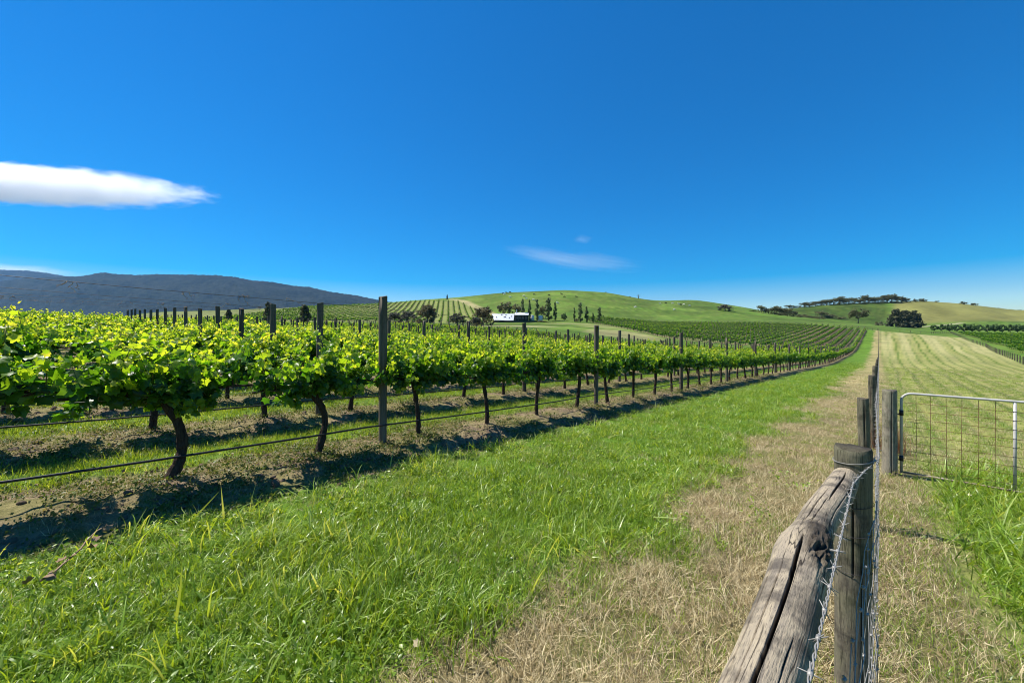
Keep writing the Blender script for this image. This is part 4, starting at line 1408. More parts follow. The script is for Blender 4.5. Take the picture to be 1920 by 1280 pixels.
# barbed wire: two twisted strands with barbs
def barb_path(y):
    zt = np.interp(y, [-.8, .7, 2.28, 2.4], [1.10, 1.065, .99, .99]) if y < 2.4 else float(Hbase(0, y)) + 1.14 - .03 * math.sin(((y - .65) / 4.15 % 1) * math.pi)
    xx = np.interp(y, [-.8, .7, 2.0, 2.28, 2.5, 4.8, 300], [-.080, -.078, -.074, -.044, .0, -.02, -.02])
    return np.array([float(xx), y, float(zt)])
def strand(y0, y1, step, ph, r, amp, n=5):
    mb = MB(); pts = []
    for y_ in np.arange(y0, y1, step):
        p = barb_path(y_); a = y_ * 2 * math.pi / .06 + ph
        pts.append((p[0] + amp * math.cos(a), p[1], p[2] + amp * math.sin(a)))
    mb.tube(pts, r, n, cap=True)
    return mb.mesh('strand', [M['wire']], True)
bw = link('barbed_wire', strand(-.8, 7, .0075, 0, .0015, .0018), fence); bw.location = -Vector(fence.location)
o = link('strand', strand(-.8, 7, .0075, math.pi, .0015, .0018), bw)
o = link('strand', strand(6.95, 283, 2.0, 0, .003, 0, 4), bw)
mb = MB()
for q, y_ in enumerate(np.arange(-.5, 6.9, .105)):
    p = Vector(barb_path(y_)); rs = random.Random(q + 5)
    mb = MB()
    for s in range(2):
        a = rs.uniform(0, 3.14); d1 = Vector((math.cos(a), rs.uniform(-.5, .5), math.sin(a))).normalized()
        mb.tube([p + d1 * .017, p + d1 * .004, p + Vector((0, .004 * (s * 2 - 1), 0)), p - d1 * .004, p - d1 * .017], [.0007, .0014, .0022, .0014, .0007], 4)
    mb.tube([p - Vector((0, .006, 0)), p + Vector((0, .006, 0))], .0042, 7)
    link('barb', mb.mesh('barb', [M['wire']], True), bw)
# tie wires wound round the strainer post
for h, tl in ((.985, .02), (1.0, .0), (.80, 0), (.66, .01), (.50, 0)):
    mb = MB(); pts = []
    for a in np.linspace(0, 2 * math.pi * 1.2, 40):
        pts.append((-.088 + .0725 * math.cos(a), 2.40 + .0725 * math.sin(a), h + .012 * math.sin(a + 1) + tl * a / 6))
    mb.tube(pts, .0013, 5)
    o = link('tie_wire', mb.mesh('tie_wire', [M['wire'] if h > .9 else M['thinwire']], True), fence); o.location = -Vector(fence.location)

# the far cross fence and the fence on the right of the paddock
def line_fence(label, pts, step, ph, pr, seed, wires=3):
    rootp = pts[0]
    root = bpy.data.objects.new('post_fence', None); C.objects.link(root)
    root.location = (rootp[0], rootp[1], Hs(*rootp))
    tag(root, label, 'fence')
    me = round_post('line_post', ph, pr, seed, M['postdark'], n=8, rings=2)
    P = [np.array(p, float) for p in pts]
    allp = []
    for a, b in zip(P[:-1], P[1:]):
        n = max(1, int(np.linalg.norm(b - a) / step))
        for i in range(n):
            allp.append(a + (b - a) * i / n)
    allp.append(P[-1])
    rl = Vector(root.location)
    for p in allp:
        o = link('line_post', me, root); o.location = Vector((p[0], p[1], Hs(*p))) - rl
    for wv in range(wires):
        mb = MB(); mb.tube([(p[0], p[1], Hs(*p) + ph * (.92 - .28 * wv)) for p in allp], .006, 4)
        o = link('fence_wire', mb.mesh('fence_wire', [M['thinwire']], True), root); o.location = -rl
line_fence('low dark post fence along the paddock edge beside the right hand vines', [(13.5, 60), (16.5, 98), (25.5, 200), (29, 300), (30.5, 345)], 4.0, 1.25, .07, 41)
line_fence('distant post fence closing the far end of the mown paddock', [(-.1, 285), (8, 288), (20, 300), (30.5, 345)], 5.0, 1.3, .08, 42)
line_fence('short rail fence ending the grass strip below the lone tree', [(-4.6, 283), (-.6, 284)], 2.0, 1.2, .07, 43)

# ------------------------------------------------------------------ gate and gate post
gx, gy = to_world(1668, 5.1)
gz = Hs(gx, gy)
gp = link('gate_post', strainer_mesh(1.12, .074, 51, M['gatepost'], 90, 90, ncr=4), None, (gx, gy, gz))
tag(gp, 'stout round timber gate post with flat pale top beside the wire gate', 'post')
gate = bpy.data.objects.new('farm_gate', None); C.objects.link(gate)
hx, hy = to_world(1690, 5.08)
e1 = Vector(to_world(1901, 4.47)) - Vector((hx, hy))
gdir = math.atan2(e1.y, e1.x)
gate.location = (hx, hy, Hs(hx, hy)); gate.rotation_euler = (0, 0, gdir)
tag(gate, 'galvanised pipe farm gate filled with rusty square wire mesh', 'gate')
GL, GB, GT, rc = 3.55, .035, 1.085, .10
zoff = -.03
def arc(cx, cz, a0, a1, n=8):
    return [(cx + rc * math.cos(a), 0, cz + rc * math.sin(a)) for a in np.linspace(a0, a1, n)]
fr = [(0, 0, GB)] + [(0, 0, GT - rc)] + arc(rc, GT - rc, math.pi, math.pi / 2)[1:] + arc(GL - rc, GT - rc, math.pi / 2, 0) + [(GL, 0, GB)]
mb = MB(); mb.tube(fr, .0145, 12); link('pipe_frame', mb.mesh('pipe_frame', [M['gal']], True), gate)
mb = MB(); mb.tube([(.012, 0, GB + .01), (GL - .012, 0, GB + .01)], .012, 10); o = link('bottom_rail', mb.mesh('bottom_rail', [M['rustpipe']], True), gate); o['label'] = 'rust streaked bottom rail'
for xx in (.93, 1.86, 2.75):
    mb = MB(); mb.tube([(xx, 0, GB + .025), (xx, 0, GT - .016)], .0135, 10)
    u = link('upright', mb.mesh('upright', [M['gal']], True), gate)
    for i in range(9):
        mb = MB(); mb.tube([(xx, -.002, .115 + i * .105), (xx, .002, .123 + i * .105)], .0162, 8)
        link('wire_clip', mb.mesh('wire_clip', [M['hose']], True), u)
for i, xx in enumerate(np.arange(.135, GL - .05, .131)):
    mb = MB(); mb.tube([(xx + .004 * math.sin(i), .014, GB + .02), (xx + .004 * math.cos(i * 3), .012, .5), (xx, .014, GT - .02)], .0023, 4)
    link('mesh_wire', mb.mesh('mesh_wire', [M['rust']], True), gate)
for i in range(9):
    zz = .12 + i * .105
    mb = MB(); mb.tube([(.02, .010, zz), (.9, .010, zz + .006 * math.sin(i * 2)), (1.8, .010, zz - .004), (GL - .02, .010, zz)], .0023, 4)
    link('mesh_wire', mb.mesh('mesh_wire', [M['rust']], True), gate)
for zz in (.22, .82):
    mb = MB(); mb.tube([(-.15, 0, zz - .02), (-.012, 0, zz - .02)], .008, 8); mb.tube([(0, 0, zz - .03), (0, 0, zz + .04)], .022, 10)
    link('hinge', mb.mesh('hinge', [M['hose']], True), gate)

# rusty dry weed behind the gate post, fallen cane, small fallen leaves
wx, wy = to_world(1666, 6.3)
wd = link('dry_weed', blades(260, .35, .62, .004, .16, .09, M['rustweed'], 77, .4, (0, 1)), None, (wx, wy, Hs(wx, wy)))
tag(wd, 'reddish brown dry weed clump behind the stout gate post', 'weed')
cane = bpy.data.objects.new('dead_cane', None); C.objects.link(cane)
cxw, cyw, _ = raycast(75, 1118, 1.5, 6)
dxw, dyw, _ = raycast(225, 985, 1.5, 8)
cane.location = (cxw, cyw, Hs(cxw, cyw))
tag(cane, 'fallen dead vine cane with curled brown leaves lying in the grass', 'cane')
rs = random.Random(3); pts = []
for t in np.linspace(0, 1, 9):
    X_, Y_ = cxw + (dxw - cxw) * t + rs.uniform(-.02, .02), cyw + (dyw - cyw) * t + rs.uniform(-.02, .02)
    pts.append(Vector((X_, Y_, Hs(X_, Y_) + .10 + rs.uniform(-.01, .02))) - Vector(cane.location))
mb = MB(); mb.tube(pts, [.007 - .0004 * i for i in range(9)], 6, .2, 4); link('stem', mb.mesh('stem', [M['litter']], True), cane)
for q in range(9):
    t = [0, .04, .1, .3, .34, .4, .62, .85, .95][q]
    p = pts[min(8, int(t * 8))]
    P, F = LS[0]; P2 = P.copy(); P2[:, 2] += .35 * P[:, 0] ** 2 * 3 + .2 * np.sin(P[:, 1] * 5 + q)
    link('leaf', mk_mesh('leaf', P2, F, [M['litter']], True), cane, tuple(p + Vector((rs.uniform(-.05, .05), rs.uniform(-.05, .05), .01))), (rs.uniform(-.7, .7), rs.uniform(-.7, .7), rs.uniform(0, 6)), (.05, .05, .05))
for px_, py_ in ((1862, 1240), (1815, 938), (780, 1238), (1032, 833), (1510, 1148)):
    lx, ly, lz = raycast(px_, py_, .8, 12)
    P, F = LS[0]; P2 = P.copy(); P2[:, 2] += .9 * P[:, 0] ** 2
    lo = link('fallen_leaf', mk_mesh('fallen_leaf', P2, F, [M['straw']], True, {'tone': np.full(len(P), .95)}), None, (lx, ly, Hs(lx, ly) + .06), (.3, .2, px_), (.035, .045, .035))
    tag(lo, 'single pale curled dead leaf lying on the grass', 'leaf', 'fallen pale leaves')

# ------------------------------------------------------------------ trees
def crown_cards(centres, radii, per, size, mat, seed, flat=1.0, up=.3):
    rg = np.random.default_rng(seed)
    V = []; T = []
    n = len(centres)
    cen = np.repeat(np.asarray(centres, float), per, 0); rad = np.repeat(np.asarray(radii, float), per)
    m = len(cen)
    d = rg.normal(0, 1, (m, 3)); d /= np.linalg.norm(d, axis=1, keepdims=True)
    rr = rad * rg.uniform(.45, 1.0, m) ** .6
    p = cen + d * rr[:, None] * np.array([1, 1, flat])
    nrm = d * .7 + rg.normal(0, .5, (m, 3)) + np.array([0, 0, up]); nrm /= np.linalg.norm(nrm, axis=1, keepdims=True)
    tip = rg.normal(0, 1, (m, 3)) + np.array([0, 0, -.4]); tip /= np.linalg.norm(tip, axis=1, keepdims=True)
    Rm = leaf_mats(nrm, tip)
    P = np.array([(0, -.5, 0), (.42, 0, -.06), (0, .6, 0), (-.42, 0, -.06)])
    s = size * rg.uniform(.6, 1.4, m)
    Vv = np.einsum('nij,kj->nki', Rm, P) * s[:, None, None] + p[:, None]
    F = np.arange(m * 4).reshape(m, 4)
    tone = np.repeat(rg.uniform(.15, .9, n), per) * .5 + rg.uniform(0, .5, m)
    return mk_mesh('crown', Vv.reshape(-1, 3), F, [mat], False, {'tone': np.repeat(tone, 4)})

def make_tree(kind, seed):
    """unit tree: height 1, returns trunk mesh and crown mesh"""
    rg = np.random.default_rng(seed); mb = MB(); cs = []; rs_ = []
    if kind in ('gum', 'brown', 'grey', 'lone'):
        ht = .34 if kind != 'lone' else .42
        mb.tube([(0, 0, -.05), (.01, .01, ht * .5), (.0, .02, ht)], [.035, .028, .022], 7, .2, seed)
        nb = 9
        for b in range(nb):
            a = b * 2.4 + rg.uniform(-.4, .4); ln = rg.uniform(.22, .42); el = rg.uniform(.35, 1.25)
            e = np.array([math.cos(a) * ln * math.cos(el), math.sin(a) * ln * math.cos(el), ht + ln * math.sin(el) * 1.2])
            if kind == 'lone': e = np.array([math.cos(a) * ln * 1.05, math.sin(a) * ln * 1.05, .62 + rg.uniform(0, .28)])
            mb.tube([(0, .01, ht * rg.uniform(.7, 1)), tuple(e * np.array([.5, .5, .0]) + np.array([0, 0, (ht + e[2]) * .52])), tuple(e)], [.016, .011, .006], 5, .2, seed + b)
            for q in range(10 if kind == 'lone' else 4):
                cs.append(e + rg.normal(0, .10 if kind == 'lone' else .085, 3)); rs_.append(rg.uniform(.06, .13))
        if kind in ('brown', 'grey', 'gum'):
            for q in range({'gum': 26, 'brown': 52, 'grey': 44}[kind]):
                a = rg.uniform(0, 6.28); zz_ = rg.uniform(.03, .92); w_ = .46 * math.sqrt(max(0, 1 - max(0, (zz_ - .3) / .68) ** 2)) * rg.uniform(.45, 1)
                cs.append(np.array([math.cos(a) * w_, math.sin(a) * w_, zz_])); rs_.append(rg.uniform(.06, .12))
        if kind == 'none':
            for q in range(14):
                a = rg.uniform(0, 6.28); rad = rg.uniform(.1, .42)
                cs.append(np.array([math.cos(a) * rad, math.sin(a) * rad, rg.uniform(.08, .5)])); rs_.append(rg.uniform(.07, .13))
        cr = crown_cards(cs, rs_, 34, .055, M[{'gum': 'gum', 'brown': 'brownleaf', 'grey': 'greyleaf', 'lone': 'gum'}[kind]], seed, .85)
        bk = M['treebark']
    elif kind == 'conifer':
        mb.tube([(0, 0, -.05), (0, 0, .5), (0, 0, .97)], [.03, .02, .004], 7, .1, seed)
        for i in range(100):
            z = rg.uniform(.02, .97); a = rg.uniform(0, 6.28); w = (.34 * (1 - z) ** .62 + .03)
            rad = w * rg.uniform(.45, 1.0)
            cs.append(np.array([math.cos(a) * rad, math.sin(a) * rad, z])); rs_.append(.085 * rg.uniform(.6, 1.3))
        cr = crown_cards(cs, rs_, 32, .06, M['conifer'], seed, .8); bk = M['treebark']
    elif kind == 'poplar':
        mb.tube([(0, 0, -.05), (0, 0, .5), (0, 0, .95)], [.016, .012, .003], 6, .1, seed)
        for b in range(14):
            z = .1 + .05 * b; a = b * 2.4
            mb.tube([(0, 0, z), (.05 * math.cos(a), .05 * math.sin(a), z + .12)], [.006, .002], 4, 0, seed)
        for i in range(44):
            z = rg.uniform(.07, .98); a = rg.uniform(0, 6.28); w = .5 * (.13 + .5 * math.sin(math.pi * min(1, z * .93 + .07)) ** .7) * .42
            rad = w * rg.uniform(.2, .9)
            cs.append(np.array([math.cos(a) * rad, math.sin(a) * rad, z])); rs_.append(.05 * rg.uniform(.6, 1.3))
        cr = crown_cards(cs, rs_, 30, .042, M['poplar'], seed, 1.2); bk = M['treebark']
    elif kind == 'round':
        mb.tube([(0, 0, -.05), (0, 0, .45)], [.04, .02], 7, .1, seed)
        for i in range(46):
            d = rg.normal(0, 1, 3); d /= np.linalg.norm(d)
            cs.append(np.array([0, 0, .52]) + d * np.array([.40, .40, .40]) * rg.uniform(.55, 1)); rs_.append(rg.uniform(.08, .15))
        cr = crown_cards(cs, rs_, 32, .07, M['roundleaf'], seed, .9); bk = M['treebark']
    elif kind == 'shrub':
        for b in range(5):
            a = b * 1.26
            mb.tube([(0, 0, -.05), (.15 * math.cos(a), .15 * math.sin(a), .5)], [.03, .01], 5, .1, seed)
        for i in range(34):
            a = rg.uniform(0, 6.28); rad = rg.uniform(0, .5) ** .8
            cs.append(np.array([math.cos(a) * rad, math.sin(a) * rad, rg.uniform(.1, .85) * (1 - .7 * rad)])); rs_.append(rg.uniform(.1, .17))
        cr = crown_cards(cs, rs_, 30, .09, M['gum'], seed, .9); bk = M['treebark']
    else:       # dead tree
        mb.tube([(0, 0, -.05), (.02, 0, .4), (0, .03, .7), (.04, 0, .95)], [.05, .035, .02, .006], 6, .2, seed)
        for b in range(9):
            a = b * 2.4; z = .3 + .06 * b; ln = rg.uniform(.2, .45)
            mb.tube([(0, 0, z), (math.cos(a) * ln * .6, math.sin(a) * ln * .6, z + ln * .3), (math.cos(a) * ln, math.sin(a) * ln, z + ln * .75)], [.018, .011, .004], 5, .2, seed)
        cr = None; bk = M['treebark']
    return mb.mesh('trunk', [bk], True), cr
TREES = {k: [make_tree(k, 900 + 10 * i + len(k)) for i in range(3)] for k in ('gum', 'brown', 'grey', 'lone', 'conifer', 'poplar', 'round', 'shrub', 'dead')}
tcount = {}
def tree(kind, px, z, hpx, wpx, label, group=None, name=None, wfac=1.0):
    x_, y_ = to_world(px, z)
    h = hpx * z / FPX; wd = wpx * z / FPX
    unit = {'gum': .86, 'brown': .86, 'grey': .86, 'lone': .95, 'conifer': .72, 'poplar': .24, 'round': 1.02, 'shrub': 1.15, 'dead': .7}[kind]
    i = tcount.get(kind, 0); tcount[kind] = i + 1
    tm, cm = TREES[kind][i % 3]
    nm = name or {'gum': 'gum_tree', 'brown': 'brown_tree', 'grey': 'grey_tree', 'lone': 'paddock_tree', 'conifer': 'conifer_tree', 'poplar': 'poplar_tree', 'round': 'round_tree', 'shrub': 'shrub', 'dead': 'dead_tree'}[kind]
    root = bpy.data.objects.new(nm, None); C.objects.link(root)
    root.location = (x_, y_, Hs(x_, y_)); root.rotation_euler = (0, 0, i * 2.1)
    root.scale = (wd / unit, wd / unit, h)
    link('trunk', tm, root)
    if cm: link('crown', cm, root)
    tag(root, label, 'shrub' if kind == 'shrub' else 'tree', group)
    return root

def base_px(px, z):
    x_, y_ = to_world(px, z)
    return HY - FPX * (Hs(x_, y_) - EYE) / z
def tree_top(kind, px, z, top, wpx, *a, **k):
    return tree(kind, px, z, base_px(px, z) - top, wpx, *a, **k)

tree_top('shrub', 28, 62, 575, 58, 'dark low bush behind the vine rows under the mountain slope')
tree_top('conifer', 504, 150, 566, 19, 'tall narrow conifer behind the vines, taller of the close pair', name='conifer_tree')
tree_top('conifer', 571, 150, 572, 25, 'bushy conifer behind the vines, right beside its taller neighbour')
tree_top('conifer', 429, 140, 580, 17, 'small dark conifer left of the close pair behind the vines')
tree_top('shrub', 391, 130, 590, 15, 'small dark round bush near the little conifer behind the vines')
tree_top('grey', 740, 172, 585, 30, 'grey leafless looking tree below the hillside vineyard, beside the brown tree', 'grey trees below the hillside vineyard')
tree_top('grey', 765, 176, 582, 32, 'grey leafless looking tree below the hillside vineyard, beside the brown tree', 'grey trees below the hillside vineyard')
tree_top('brown', 801, 168, 570, 38, 'broad brown crowned tree standing over the grey trees')
tree_top('grey', 858, 152, 586, 32, 'low spreading grey green tree in front of the hillside rows')
tree_top('brown', 906, 165, 574, 36, 'dark conical brown green tree beside the white roofed house')
tree_top('grey', 893, 150, 594, 26, 'low dull bush at the foot of the dark conical tree')
tree_top('gum', 945, 232, 565, 32, 'dark round gum tree rising behind the long white roof')
tree_top('gum', 969, 236, 567, 22, 'open branched gum tree behind the house chimney')
PG = 'slender poplars by the house'
tree_top('poplar', 980, 210, 560, 7.5, 'tall thin poplar in front of the small upper white roof', PG)
tree_top('poplar', 993, 209, 562, 6.5, 'thin poplar at the end of the small upper white roof', PG)
tree_top('poplar', 1007, 212, 560, 9, 'dark full poplar beside the white tanks', PG)
tree_top('gum', 1018, 226, 571, 15, 'brownish tree between two dark poplars past the tanks')
tree_top('poplar', 1028.5, 214, 558, 13, 'thickest and tallest dark poplar past the white tanks', PG)
tree_top('poplar', 1041, 212, 567, 7, 'thin poplar standing just past the thickest poplar', PG)
tree_top('round', 1058, 216, 586, 14, 'small round green tree alone between two groups of poplars')
tree_top('poplar', 1077, 206, 576, 4.5, 'very thin poplar first in the second poplar group', PG)
tree_top('poplar', 1088, 206, 567, 9, 'full dark poplar, tallest of the second poplar group', PG)
tree_top('poplar', 1100, 206, 575, 7, 'slim poplar just after the tallest of the second group', PG)
tree_top('poplar', 1112, 206, 586, 5, 'shortest thin poplar in the second poplar group', PG)
tree_top('poplar', 1124, 206, 576, 8, 'slim poplar last in the second poplar group', PG)
tree_top('shrub', 1082, 208, 595, 8, 'little dark bush between the first poplars of the second group')
tree_top('shrub', 1016, 205, 600, 22, 'dark low hedge bush beside the green terrace of the house')
tree_top('shrub', 1032, 200, 603, 22, 'dark low bush at the foot of the thickest poplar')
tree_top('conifer', 838.5, 375, 552, 3.6, 'tiny dark tree alone on the vineyard hill skyline')
tree_top('dead', 1197, 400, 551, 10, 'bare dead tree on the skyline of the grassy hill')
tree_top('shrub', 1136, 404, 547, 5, 'small dark bush on the crest of the grassy hill')
tree_top('shrub', 1181, 402, 555, 4, 'tiny dark bush on the skyline before the dead tree')
tree_top('grey', 1360, 352, 570, 26, 'grey green tree clump on the hill slope beside a white cow')
GG = 'gum trees on the saddle between the hills'
for px_, tp, wp in ((1412, 581, 14), (1428, 571, 17), (1441, 577, 20), (1452, 573, 16), (1463, 573, 20), (1476, 577, 20), (1487, 583, 16)):
    tree_top('gum', px_, 372, tp, wp, 'dark gum tree in the clump on the saddle between the two hills', GG)
for px_, z_, tp, wp in ((1464, 365, 584, 20), (1504, 470, 588, 20), (1520, 460, 591, 16), (1541, 475, 582, 22), (1556, 472, 586, 20), (1536, 380, 594, 22), (1578, 470, 593, 16), (1500, 380, 591, 26)):
    tree_top('shrub' if wp < 21 else 'gum', px_, z_, tp, wp, 'scattered dark bush below the tree topped hill, left of the lone tree', 'bushes in the hollow below the far hill')
rs = random.Random(12)
sky_t = [(1481, 571), (1494, 573), (1508, 566), (1518, 569), (1529, 564), (1540, 563), (1550, 560), (1562, 559), (1574, 555), (1583, 561), (1591, 557), (1602, 558), (1612, 560), (1621, 552), (1629, 557), (1637, 555), (1646, 556), (1654, 553), (1663, 552), (1671, 550), (1680, 555), (1690, 554), (1699, 559)]
for px_, tp in sky_t:
    tree_top('gum', px_, 596 + rs.uniform(-6, 6), tp, rs.uniform(14, 21), 'dark gum tree in the belt crowning the far hill', 'tree belt crowning the far hill')
for px_, tp, wp in ((1716, 559, 8), (1729, 557, 12), (1757, 563, 7), (1806, 564, 12), (1872, 577, 6), (1893, 580, 8), (1912, 581, 14), (1826, 566, 10)):
    tree_top('shrub', px_, 600, tp, wp, 'small dark tree dotted along the dry brown hilltop', 'trees along the dry hilltop')
tree_top('lone', 1609, 326, 582, 25, 'lone spreading tree with short bare trunk above the end of the vine rows')
for px_, tp, wp, wh in ((1680, 580, 30, 'next to the low dark bush'), (1697, 582, 28, 'in the middle of the tight clump'), (1713, 582, 32, 'next to the row of round trees')):
    tree_top('conifer', px_, 400 + (px_ - 1697) * .3, tp, wp, 'huge dark conifer below the dry hill, ' + wh, 'dark conifer clump')
tree_top('shrub', 1648, 396, 599, 15, 'low dark bush left of the huge conifer clump')
for q in range(13):
    px_ = 1752 + q * 14.2
    tree_top('round', px_, 250 + rs.uniform(-5, 5), 606.5 + rs.uniform(-1.2, 1.2), 14.5, 'small round dark green tree in the row behind the right hand vines', 'row of round trees behind the right hand vines')

# ------------------------------------------------------------------ house
house = bpy.data.objects.new('farm_house', None); C.objects.link(house)
hz = 205.0
hx, hy = to_world(962, hz)
house.location = (hx, hy, Hs(hx, hy)); house.rotation_euler = (0, 0, TH)
tag(house, 'long low house with bright white sheet roof, dark walls and green terrace', 'house')
U = hz / FPX            # metres per photo pixel
def HX(px): return (px - 962) * U
hb = Hs(hx, hy)
def HZ(py): return EYE + (HY - py) * U - hb
def slab(name, pts, th, mat, parent=house):
    a = [Vector(p) for p in pts]; n = (a[1] - a[0]).cross(a[2] - a[0]).normalized() * th
    mb = MB(); mb.add([*a, *[p - n for p in a]], [(0, 1, 2, 3), (7, 6, 5, 4), (0, 4, 5, 1), (1, 5, 6, 2), (2, 6, 7, 3), (3, 7, 4, 0)])
    return link(name, mb.mesh(name, [mat]), parent)
# main wing (local: x right, y away, z up)
mb = MB(); mb.box(((HX(926.5) + HX(962)) / 2, 3.0, HZ(604) / 1), (HX(962) - HX(926.5), 5.2, 3.4)); link('wall', mb.mesh('wall', [M['wallm']]), house)
rf = slab('roof', [(HX(926.5), -.5, HZ(600.6)), (HX(962.6), -.5, HZ(600.8)), (HX(965), 3.6, HZ(587.6)), (HX(921.8), 3.6, HZ(587.9))], .14, M['roofm'])
slab('roof', [(HX(921.8), 3.62, HZ(587.9)), (HX(965), 3.62, HZ(587.6)), (HX(964), 7, HZ(597)), (HX(924), 7, HZ(597))], .14, M['roofm'])
for px_, py_ in ((930.5, 594.5), (940.5, 589.7), (948.3, 589.9), (945.2, 594.0), (947.8, 594.0), (955, 595.3), (958.6, 592.6)):
    t = (600.7 - py_) / 13.0
    mb = MB(); mb.box((HX(px_), -.5 + 4.1 * t, HZ(py_) + .02), (.42, .62, .5)); link('skylight', mb.mesh('skylight', [M['glass']]), rf)
# ribs of the sheet roof
for q in range(1, 20):
    t = q / 20
    a = Vector((HX(926.5) * (1 - t) + HX(962.6) * t, -.5, HZ(600.7) + .05)); b = Vector((HX(921.8) * (1 - t) + HX(965) * t, 3.6, HZ(587.75) + .05))
    mb = MB(); mb.tube([a, b], .04, 4); link('rib', mb.mesh('rib', [M['roofm']]), rf)
# second wing: veranda with glass, raised roof, chimney
mb = MB(); mb.box(((HX(964) + HX(991)) / 2, 4.2, HZ(597)), (HX(991) - HX(964), 5, HZ(590) - HZ(604))); link('wall', mb.mesh('wall', [M['wallm']]), house)
slab('roof', [(HX(965), .2, HZ(590.2)), (HX(991), .2, HZ(590.2)), (HX(992.8), 4.2, HZ(585.4)), (HX(965.4), 4.2, HZ(585))], .14, M['roofm'])
for px_ in (970, 975.5, 981, 986.5):
    mb = MB(); mb.box((HX(px_), 1.66, HZ(595.2)), (4.2 * U, .1, 7.0 * U)); wn = link('window', mb.mesh('window', [M['wallm']]), house)
    mb = MB(); mb.box((HX(px_), 1.59, HZ(595.2)), (3.4 * U, .06, 6.0 * U)); link('pane', mb.mesh('pane', [M['glass']]), wn)
mb = MB(); mb.box((HX(968.8), 3.2, HZ(583.2)), (.45, .45, HZ(580) - HZ(587))); link('chimney', mb.mesh('chimney', [M['whitewall']]), house)
for px_ in (966, 972.5, 979, 985.5, 991):
    mb = MB(); mb.tube([(HX(px_), .35, HZ(606)), (HX(px_), .35, HZ(590.6))], .08, 6); link('veranda_post', mb.mesh('veranda_post', [M['treebark']]), house)
mb = MB(); mb.box(((HX(960) + HX(1007)) / 2, .0, HZ(604.5)), (HX(1007) - HX(960), 1.6, HZ(600.5) - HZ(608))); link('terrace', mb.mesh('terrace', [M['darkgreen']]), house)
for q in range(9):
    px_ = 967 + q * 5
    mb = MB(); mb.tube([(HX(px_), -.7, HZ(601)), (HX(px_), -.7, HZ(598.2))], .05, 5); link('balustrade_post', mb.mesh('balustrade_post', [M['darkgreen']]), house)
mb = MB(); mb.box((HX(987), -.7, HZ(598.1)), (40 * U, .08, .08)); link('handrail', mb.mesh('handrail', [M['darkgreen']]), house)
# water tanks and white shed to the right
def tank(px_, wpx, top, dy, label):
    t = bpy.data.objects.new('water_tank', None); C.objects.link(t)
    x_, y_ = to_world(px_, hz + dy); t.location = (x_, y_, Hs(x_, y_))
    h = (base_px(px_, hz + dy) - top) * (hz + dy) / FPX; r = wpx / 2 * (hz + dy) / FPX
    mb = MB(); mb.tube([(0, 0, -.2), (0, 0, h * .5), (0, 0, h)], r, 24); link('barrel', mb.mesh('barrel', [M['whitewall']], True), t)
    mb = MB(); mb.tube([(0, 0, h + .004), (0, 0, h + .25)], [r * 1.03, .15], 24); link('lid', mb.mesh('lid', [M['roofm']]), t)
    tag(t, label, 'tank', 'pale water tanks by the house')
tank(997.5, 8, 591.5, 6, 'pale round water tank beside the small upper white roof')
tank(1013, 9, 592, 7, 'pale round water tank farther from the house, between poplars')

# ------------------------------------------------------------------ cattle
def cow_mesh(mat, graze=True):
    v = [(0, 0, 1.0), (.62, 0, 1.02), (-.62, 0, 1.05), (.95, 0, .98 if graze else 1.25), (1.22, 0, .62 if graze else 1.5), (1.42, 0, .30 if graze else 1.42), (-.85, 0, 1.02), (-.95, 0, .55)]
    e = [(0, 1), (0, 2), (1, 3), (3, 4), (4, 5), (2, 6), (6, 7)]
    rad = [.40, .36, .35, .24, .15, .10, .12, .035]
    for sx, b in ((.55, 1), (-.60, 2)):
        for sy in (-.18, .18):
            i = len(v)
            v += [(sx, sy, .72), (sx + (.03 if b == 1 else -.06), sy, .38), (sx, sy, .02)]
            rad += [.15, .075, .06]
            e += [(b, i), (i, i + 1), (i + 1, i + 2)]
    i = len(v)
    v += [(1.24, -.16, .70 if graze else 1.58), (1.24, .16, .70 if graze else 1.58)]; rad += [.05, .05]; e += [(4, i), (4, i + 1)]
    me = bpy.data.meshes.new('cow'); me.from_pydata(v, e, [])
    ob = bpy.data.objects.new('cow_build', me); C.objects.link(ob)
    md = ob.modifiers.new('skin', 'SKIN')
    for q, r in enumerate(rad):
        me.skin_vertices[0].data[q].radius = (r, r)
    me.skin_vertices[0].data[0].use_root = True
    ob.modifiers.new('sub', 'SUBSURF').levels = 1
    dg = bpy.context.evaluated_depsgraph_get()
    res = bpy.data.meshes.new_from_object(ob.evaluated_get(dg))
    bpy.data.objects.remove(ob)
    res.name = 'cow'; res.materials.clear(); res.materials.append(mat)
    res.polygons.foreach_set('use_smooth', np.ones(len(res.polygons), bool))
    return res
WC = [cow_mesh(M['whitehide'], True), cow_mesh(M['whitehide'], False)]
BC = [cow_mesh(M['blackhide'], True), cow_mesh(M['blackhide'], False)]
white = [(946, 553), (957, 558.5), (982, 556.5), (987, 561.5), (1000, 563.5), (1046, 570), (1191, 577.5), (1238, 571), (1261, 570), (1273, 571.5), (1282, 572.5), (1293, 574.5), (1264, 582), (1366, 582)]
black = [(943, 551.3), (950, 550), (956, 549), (1002, 553.5), (1029, 554.5), (1053, 552.5), (1058, 558), (1081, 558), (1248, 569.5), (1277, 572.5)]
for q, (px_, py_) in enumerate(white):
    x_, y_, z_ = raycast(px_, py_, 200, 480)
    sc_ = 1.15
    o = link('cow', WC[q % 2], None, (x_, y_, z_ - .02), (0, 0, TH + (0.25, 2.9, -.3, 3.4)[q % 4]), (sc_, sc_, sc_))
    tag(o, 'white cow grazing alone beside the grey green tree clump' if px_ == 1366 else ('white cow grazing on the round hill above the house' if px_ < 1100 else 'white cow grazing on the saddle right of the round hill'), 'cow', 'white cattle on the hill')
